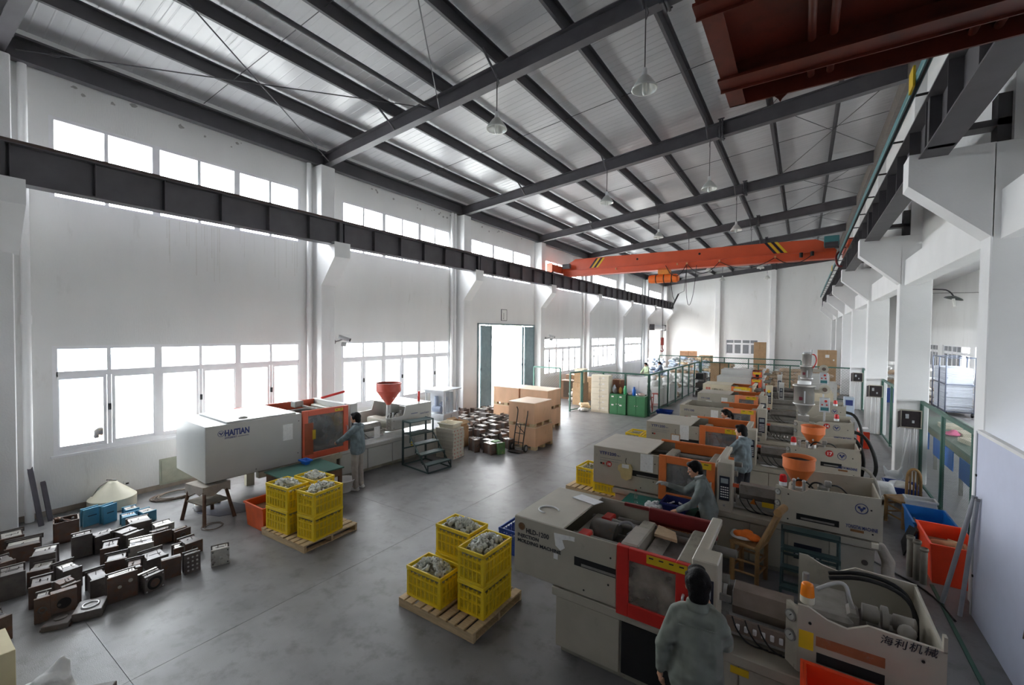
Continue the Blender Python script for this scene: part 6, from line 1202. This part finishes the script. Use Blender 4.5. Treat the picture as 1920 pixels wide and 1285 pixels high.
# ================================================================ PEOPLE  (local frame: faces +y, right hand at +x)
def hand(mb,w,d,n,s=1,curl=.5,r=.0085):
    w=V(w);d=V(d).normalized();n=V(n);n=(n-d*n.dot(d)).normalized();x=d.cross(n)
    mb.cap(w,w+d*.05*s,.022*s,.026*s)
    for k in range(-1,2): mb.cap(w+d*.02*s+x*k*.016*s,w+d*.085*s+x*k*.021*s,.014*s,.014*s)
    for k,l in ((-1.5,.062),(-.5,.076),(.5,.08),(1.5,.066)):
        b=w+d*.085*s+x*k*.017*s; m=b+(d*math.cos(curl*.6)+n*math.sin(curl*.6))*l*.5*s; e=m+(d*math.cos(curl*1.6)+n*math.sin(curl*1.6))*l*.5*s
        mb.cap(b,m,r*s*1.1,r*s); mb.cap(m,e,r*s,r*s*.85)
    b=w+d*.03*s+x*.024*s; m=b+(d*.7+x*.7+n*.2)*.032*s; mb.cap(b,m,.012*s,.010*s); mb.cap(m,m+(d*.85+n*.45)*.032*s,.010*s,.008*s)
def person(label,x,y,rot,H=1.68,lean=0,head=(0,0),L=((-.24,.02,1.08),(-.22,.22,.95)),Rr=((.24,.02,1.08),(.22,.22,.95)),jm=jack,tm=trou,sm_=shoe,seated=False,hair='short',vox=.011,stance=.0,gloveR=None,z0=0,sw=.92,bagj=.95,shirt=True):
    t=thing('person',label,'person',(x,y,z0),rot); k=H/1.68
    def Q(p): # lean the upper body forward about the hips
        p=V(p)*k; o=V((0,0,.92*k)); q=p-o
        if q.z<0: return p
        c,s=math.cos(lean),math.sin(lean); return o+V((q.x,q.y*c+q.z*s,-q.y*s+q.z*c))
    hy,hp=head
    hc=Q((0,.035,1.545)); HM=Matrix.Translation(hc)@Matrix.Rotation(hy,4,'Z')@Matrix.Rotation(-hp-lean*.6,4,'X')@Matrix.Scale(k,4)
    h=lambda p:HM@V(p)
    sh=[Q((s*.178*sw,-.01,1.335)) for s in (-1,1)]; el=[Q(L[0]),Q(Rr[0])]; wr=[Q(L[1]),Q(Rr[1])]
    if seated: kn=[V((s*.11,.40,.48))*k for s in (-1,1)]; an=[V((s*.11,.42,.07))*k for s in (-1,1)]; hip=[V((s*.09,0,.50))*k for s in (-1,1)]
    else: kn=[V((s*.10,.015+s*stance*.5,.49))*k for s in (-1,1)]; an=[V((s*.105,-.02+s*stance,.07))*k for s in (-1,1)]; hip=[V((s*.085,0,.90))*k for s in (-1,1)]
    dz=V((0,0,-.42*k)) if seated else V((0,0,0))
    # body, one continuous surface
    b=MB()
    b.sph((0,0,0),(.076,.094,.108),16,10,T=HM); b.sph((0,.025,-.062),(.056,.062,.058),12,8,T=HM); b.cap(h((0,.088,.012)),h((0,.104,-.022)),.011*k,.015*k); b.sph((0,.090,-.062),(.026,.014,.012),8,5,T=HM); b.sph((0,.072,-.1),(.026,.02,.018),8,5,T=HM)
    for s in (-1,1): b.sph((s*.077,-.005,-.012),(.012,.022,.032),8,6,T=HM)
    b.cap(Q((0,-.005,1.38)),h((0,-.02,-.07)),.056*k,.052*k)
    b.cap(Q((-.11,0,1.33)),Q((.11,0,1.33)),.07*k,.07*k); b.cap(Q((0,0,1.28)),Q((0,0,.95)),.085*k,.085*k)
    for i in (0,1):
        b.cap(sh[i],el[i],.042*k,.034*k); b.cap(el[i],wr[i],.034*k,.024*k); b.cap(Q((0,0,.95)),hip[i],.11*k,.085*k); b.cap(hip[i],kn[i],.075*k,.05*k); b.cap(kn[i],an[i],.048*k,.034*k); b.cap(an[i],an[i]+V((0,.13,-.035))*k,.035*k,.025*k)
        d=(wr[i]-el[i]).normalized(); s=-1 if i==0 else 1; n=V((-s*.8,.2,-.3))
        if not (gloveR and i==gloveR-1): hand(b,wr[i],d,n,k*.95,.55,.0095)
    for o in ():pass
    if seated: b.v=[tuple(V(p)+ (dz if V(p).z>.52*k+.0 else V((0,0,0)))) for p in b.v]
    fuse('body',b,vox if not seated else .016,3,skin,t)
    for s in (-1,1):
        e=MB().sph((s*.031,.083,.008),(.012,.008,.008),8,6,T=HM); obj('eye',e,white,t); obj('pupil',MB().sph((s*.031,.090,.008),(.006,.004,.006),8,5,T=HM),hairm,t); obj('eyebrow',MB().sph((s*.032,.090,.026),(.018,.006,.004),8,5,T=HM),hairm,t)
    obj('mouth',MB().sph((0,.101,-.062),(.020,.005,.006),10,6,T=HM),lip,t)
    hm=MB().sph((0,-.018,.022),(.092,.100,.108),16,10,T=HM).sph((0,-.052,-.05),(.076,.060,.088),14,8,T=HM).sph((0,.05,.085),(.068,.05,.034),12,7,T=HM)
    for s in (-1,1): hm.sph((s*.072,.0,.02),(.020,.05,.055),10,6,T=HM)
    rs2=random.Random(int(x*100))
    for i in range(14):
        a=rs2.uniform(0,2*PI); hm.sph((.075*math.cos(a),-.02+.08*math.sin(a)*(1 if math.sin(a)<0 else .75),rs2.uniform(.02,.07)),(.024,.024,.026),7,5,T=HM)
    if hair=='tail': hm.cap(h((0,-.11,.03)),h((.0,-.16,-.08)),.04*k,.035*k); hm.cap(h((0,-.16,-.08)),h((0,-.14,-.24)),.034*k,.015*k)
    fuse('hair',hm,.010,2,hairm,t)
    # jacket
    j=MB(); g=bagj
    j.cap(Q((-.115*sw,-.005,1.325)),Q((.115*sw,-.005,1.325)),.088*k,.088*k); j.cap(Q((0,-.01,1.33)),Q((0,-.01,1.40)),.095*k,.07*k); j.sph(Q((0,.0,1.2)),(.185*k*g*sw,.128*k*g,.19*k)); j.cap(Q((0,0,1.22)),Q((0,0,.93)),.135*k*g,.15*k*g)
    for s in (-1,1): j.cap(Q((s*.07,0,1.2)),Q((s*.075,0,.85)),.115*k*g,.128*k*max(g,.95))
    j.cap(Q((0,0,1.40)),Q((0,0,1.42)),.075*k,.07*k)
    for i in (0,1):
        j.cap(sh[i],el[i],.066*k*g,.060*k*g); e2=el[i].lerp(wr[i],.92); j.cap(el[i],e2,.060*k*g,.044*k*g); j.sph(el[i],.066*k*g)
        for u in (.35,.7): j.sph(sh[i].lerp(el[i],u)+V((.012,-.012,0)),.066*k*g)
    jk=fuse('jacket',j,.013,3,jm,t)
    obj('collar',MB().lathe([(.072*k,0),(.086*k,.0),(.076*k,.055*k),(.066*k,.055*k)],(0,0,0),18,T=Matrix.Translation(Q((0,-.005,1.385)))@Matrix.Rotation(-lean-.12,4,'X')),jm,jk)
    if shirt: obj('shirt_collar',MB().lathe([(.062*k,.0),(.068*k,.06*k),(.058*k,.066*k)],(0,0,0),16,T=Matrix.Translation(Q((0,.005,1.39)))@Matrix.Rotation(-lean-.05,4,'X')),white,jk)
    if vox<.0125: obj('back_seam',MB().tube([Q((sx*.13,-.122*g-.0,1.30)) for sx in (-1,-.5,0,.5,1)],.003,4),jm,jk)
    q=MB()
    q.cap(hip[0]+V((0,0,-.01)),hip[1]+V((0,0,-.01)),.096*k*g,.096*k*g)
    for i in (0,1): q.cap(hip[i],kn[i],.094*k*g,.075*k); q.cap(kn[i],an[i]+V((0,0,.01)),.073*k,.062*k); q.sph(kn[i],.076*k)
    fuse('trousers',q,.014,3,tm,t)
    for i in (0,1):
        a=an[i]; m=MB().cap(a+V((0,-.03,-.025))*k,a+V((0,.06,-.03))*k,.042*k,.042*k).cap(a+V((0,.06,-.035))*k,a+V((0,.16,-.042))*k,.041*k,.030*k); m.box(a.x-.042*k,a.x+.042*k,a.y-.07*k,a.y+.19*k,-.0,.025)
        fuse('shoe',m,.010,2,sm_,t)
    if gloveR:
        m=MB(); i=gloveR-1; d=(wr[i]-el[i]).normalized(); hand(m,wr[i],d,V((.0,.2,-1)),k*1.15,.7,.012); m.cap(wr[i]-d*.05,wr[i]+d*.02,.036,.036); fuse('work_glove',m,.009,2,glove,t)
    return t
# nearest worker, seen from behind at the HLD-1200 machine
person('nearest worker in a grey green jacket, seen from behind at the red door',10.79,3.42,R(12),1.70,.05,(.15,-.05),L=((-.235,-.05,1.10),(-.25,.04,.84)),Rr=((.20,.10,1.12),(.10,.40,1.22)),jm=mat('sage_jacket',(.50,.52,.485),.85,0,.1,6,1,5,bd=.18,bdet=1.5),tm=trod,vox=.009,bagj=.88,sw=.80,shirt=False)
# worker at the green table
person('worker in a grey jacket bending over the blue bin at the green table',10.32,6.78,R(100),1.64,.28,(.35,.12),L=((-.24,.16,1.12),(-.14,.42,1.02)),Rr=((.26,.28,1.16),(.24,.52,1.30)),jm=jack,tm=trod,vox=.010,gloveR=2)
# worker at machine 17
person('worker in a grey jacket with his back turned at the machine numbered 17',10.48,9.50,R(62),1.70,.04,(.35,.1),L=((-.24,.18,1.12),(-.15,.42,1.12)),Rr=((.24,.15,1.10),(.12,.40,1.05)),jm=jackb,tm=trod)
# woman at machine 14
person('woman with a dark ponytail half hidden behind the machine numbered 17',9.92,11.95,R(112),1.60,.10,(0,.15),jm=mat('pink_grey_jacket',(.62,.52,.50),.85,0,.06,5,.4,12),tm=trod,hair='tail')
# man at the big grey machine
person('worker in blue grey jacket and khaki trousers beside the big grey machine',3.40,5.98,R(112),1.68,.03,(.15,.05),L=((-.22,.22,1.12),(-.1,.44,1.02)),Rr=((.24,.16,1.08),(.10,.40,1.04)),jm=jackb,tm=trou)
# distant seated workers in the store, and someone passing outside
person('distant seated worker in the store, left of two heads beyond the mesh fence',3.3,27.4,R(150),1.62,.15,(0,.3),L=((-.25,.2,1.1),(-.12,.42,1.05)),Rr=((.25,.2,1.1),(.12,.42,1.05)),jm=mat('pale_green_shirt',(.74,.80,.66),.8),vox=.014)
person('distant seated worker in the store, right of two heads beyond the mesh fence',3.75,29.0,R(100),1.62,.15,(0,.3),L=((-.25,.2,1.1),(-.12,.42,1.05)),Rr=((.25,.2,1.1),(.12,.42,1.05)),jm=mat('slate_shirt',(.45,.50,.58),.8),vox=.014)
person('person outside the near lower window, only the head above the sill',-.95,2.72,R(-20),1.60,.1,(0,.1),jm=mat('pale_shirt',(.85,.80,.80),.8),vox=.013,z0=-.25)
TS.collection.children  # scratch scene is no longer needed
bpy.data.scenes.remove(TS)
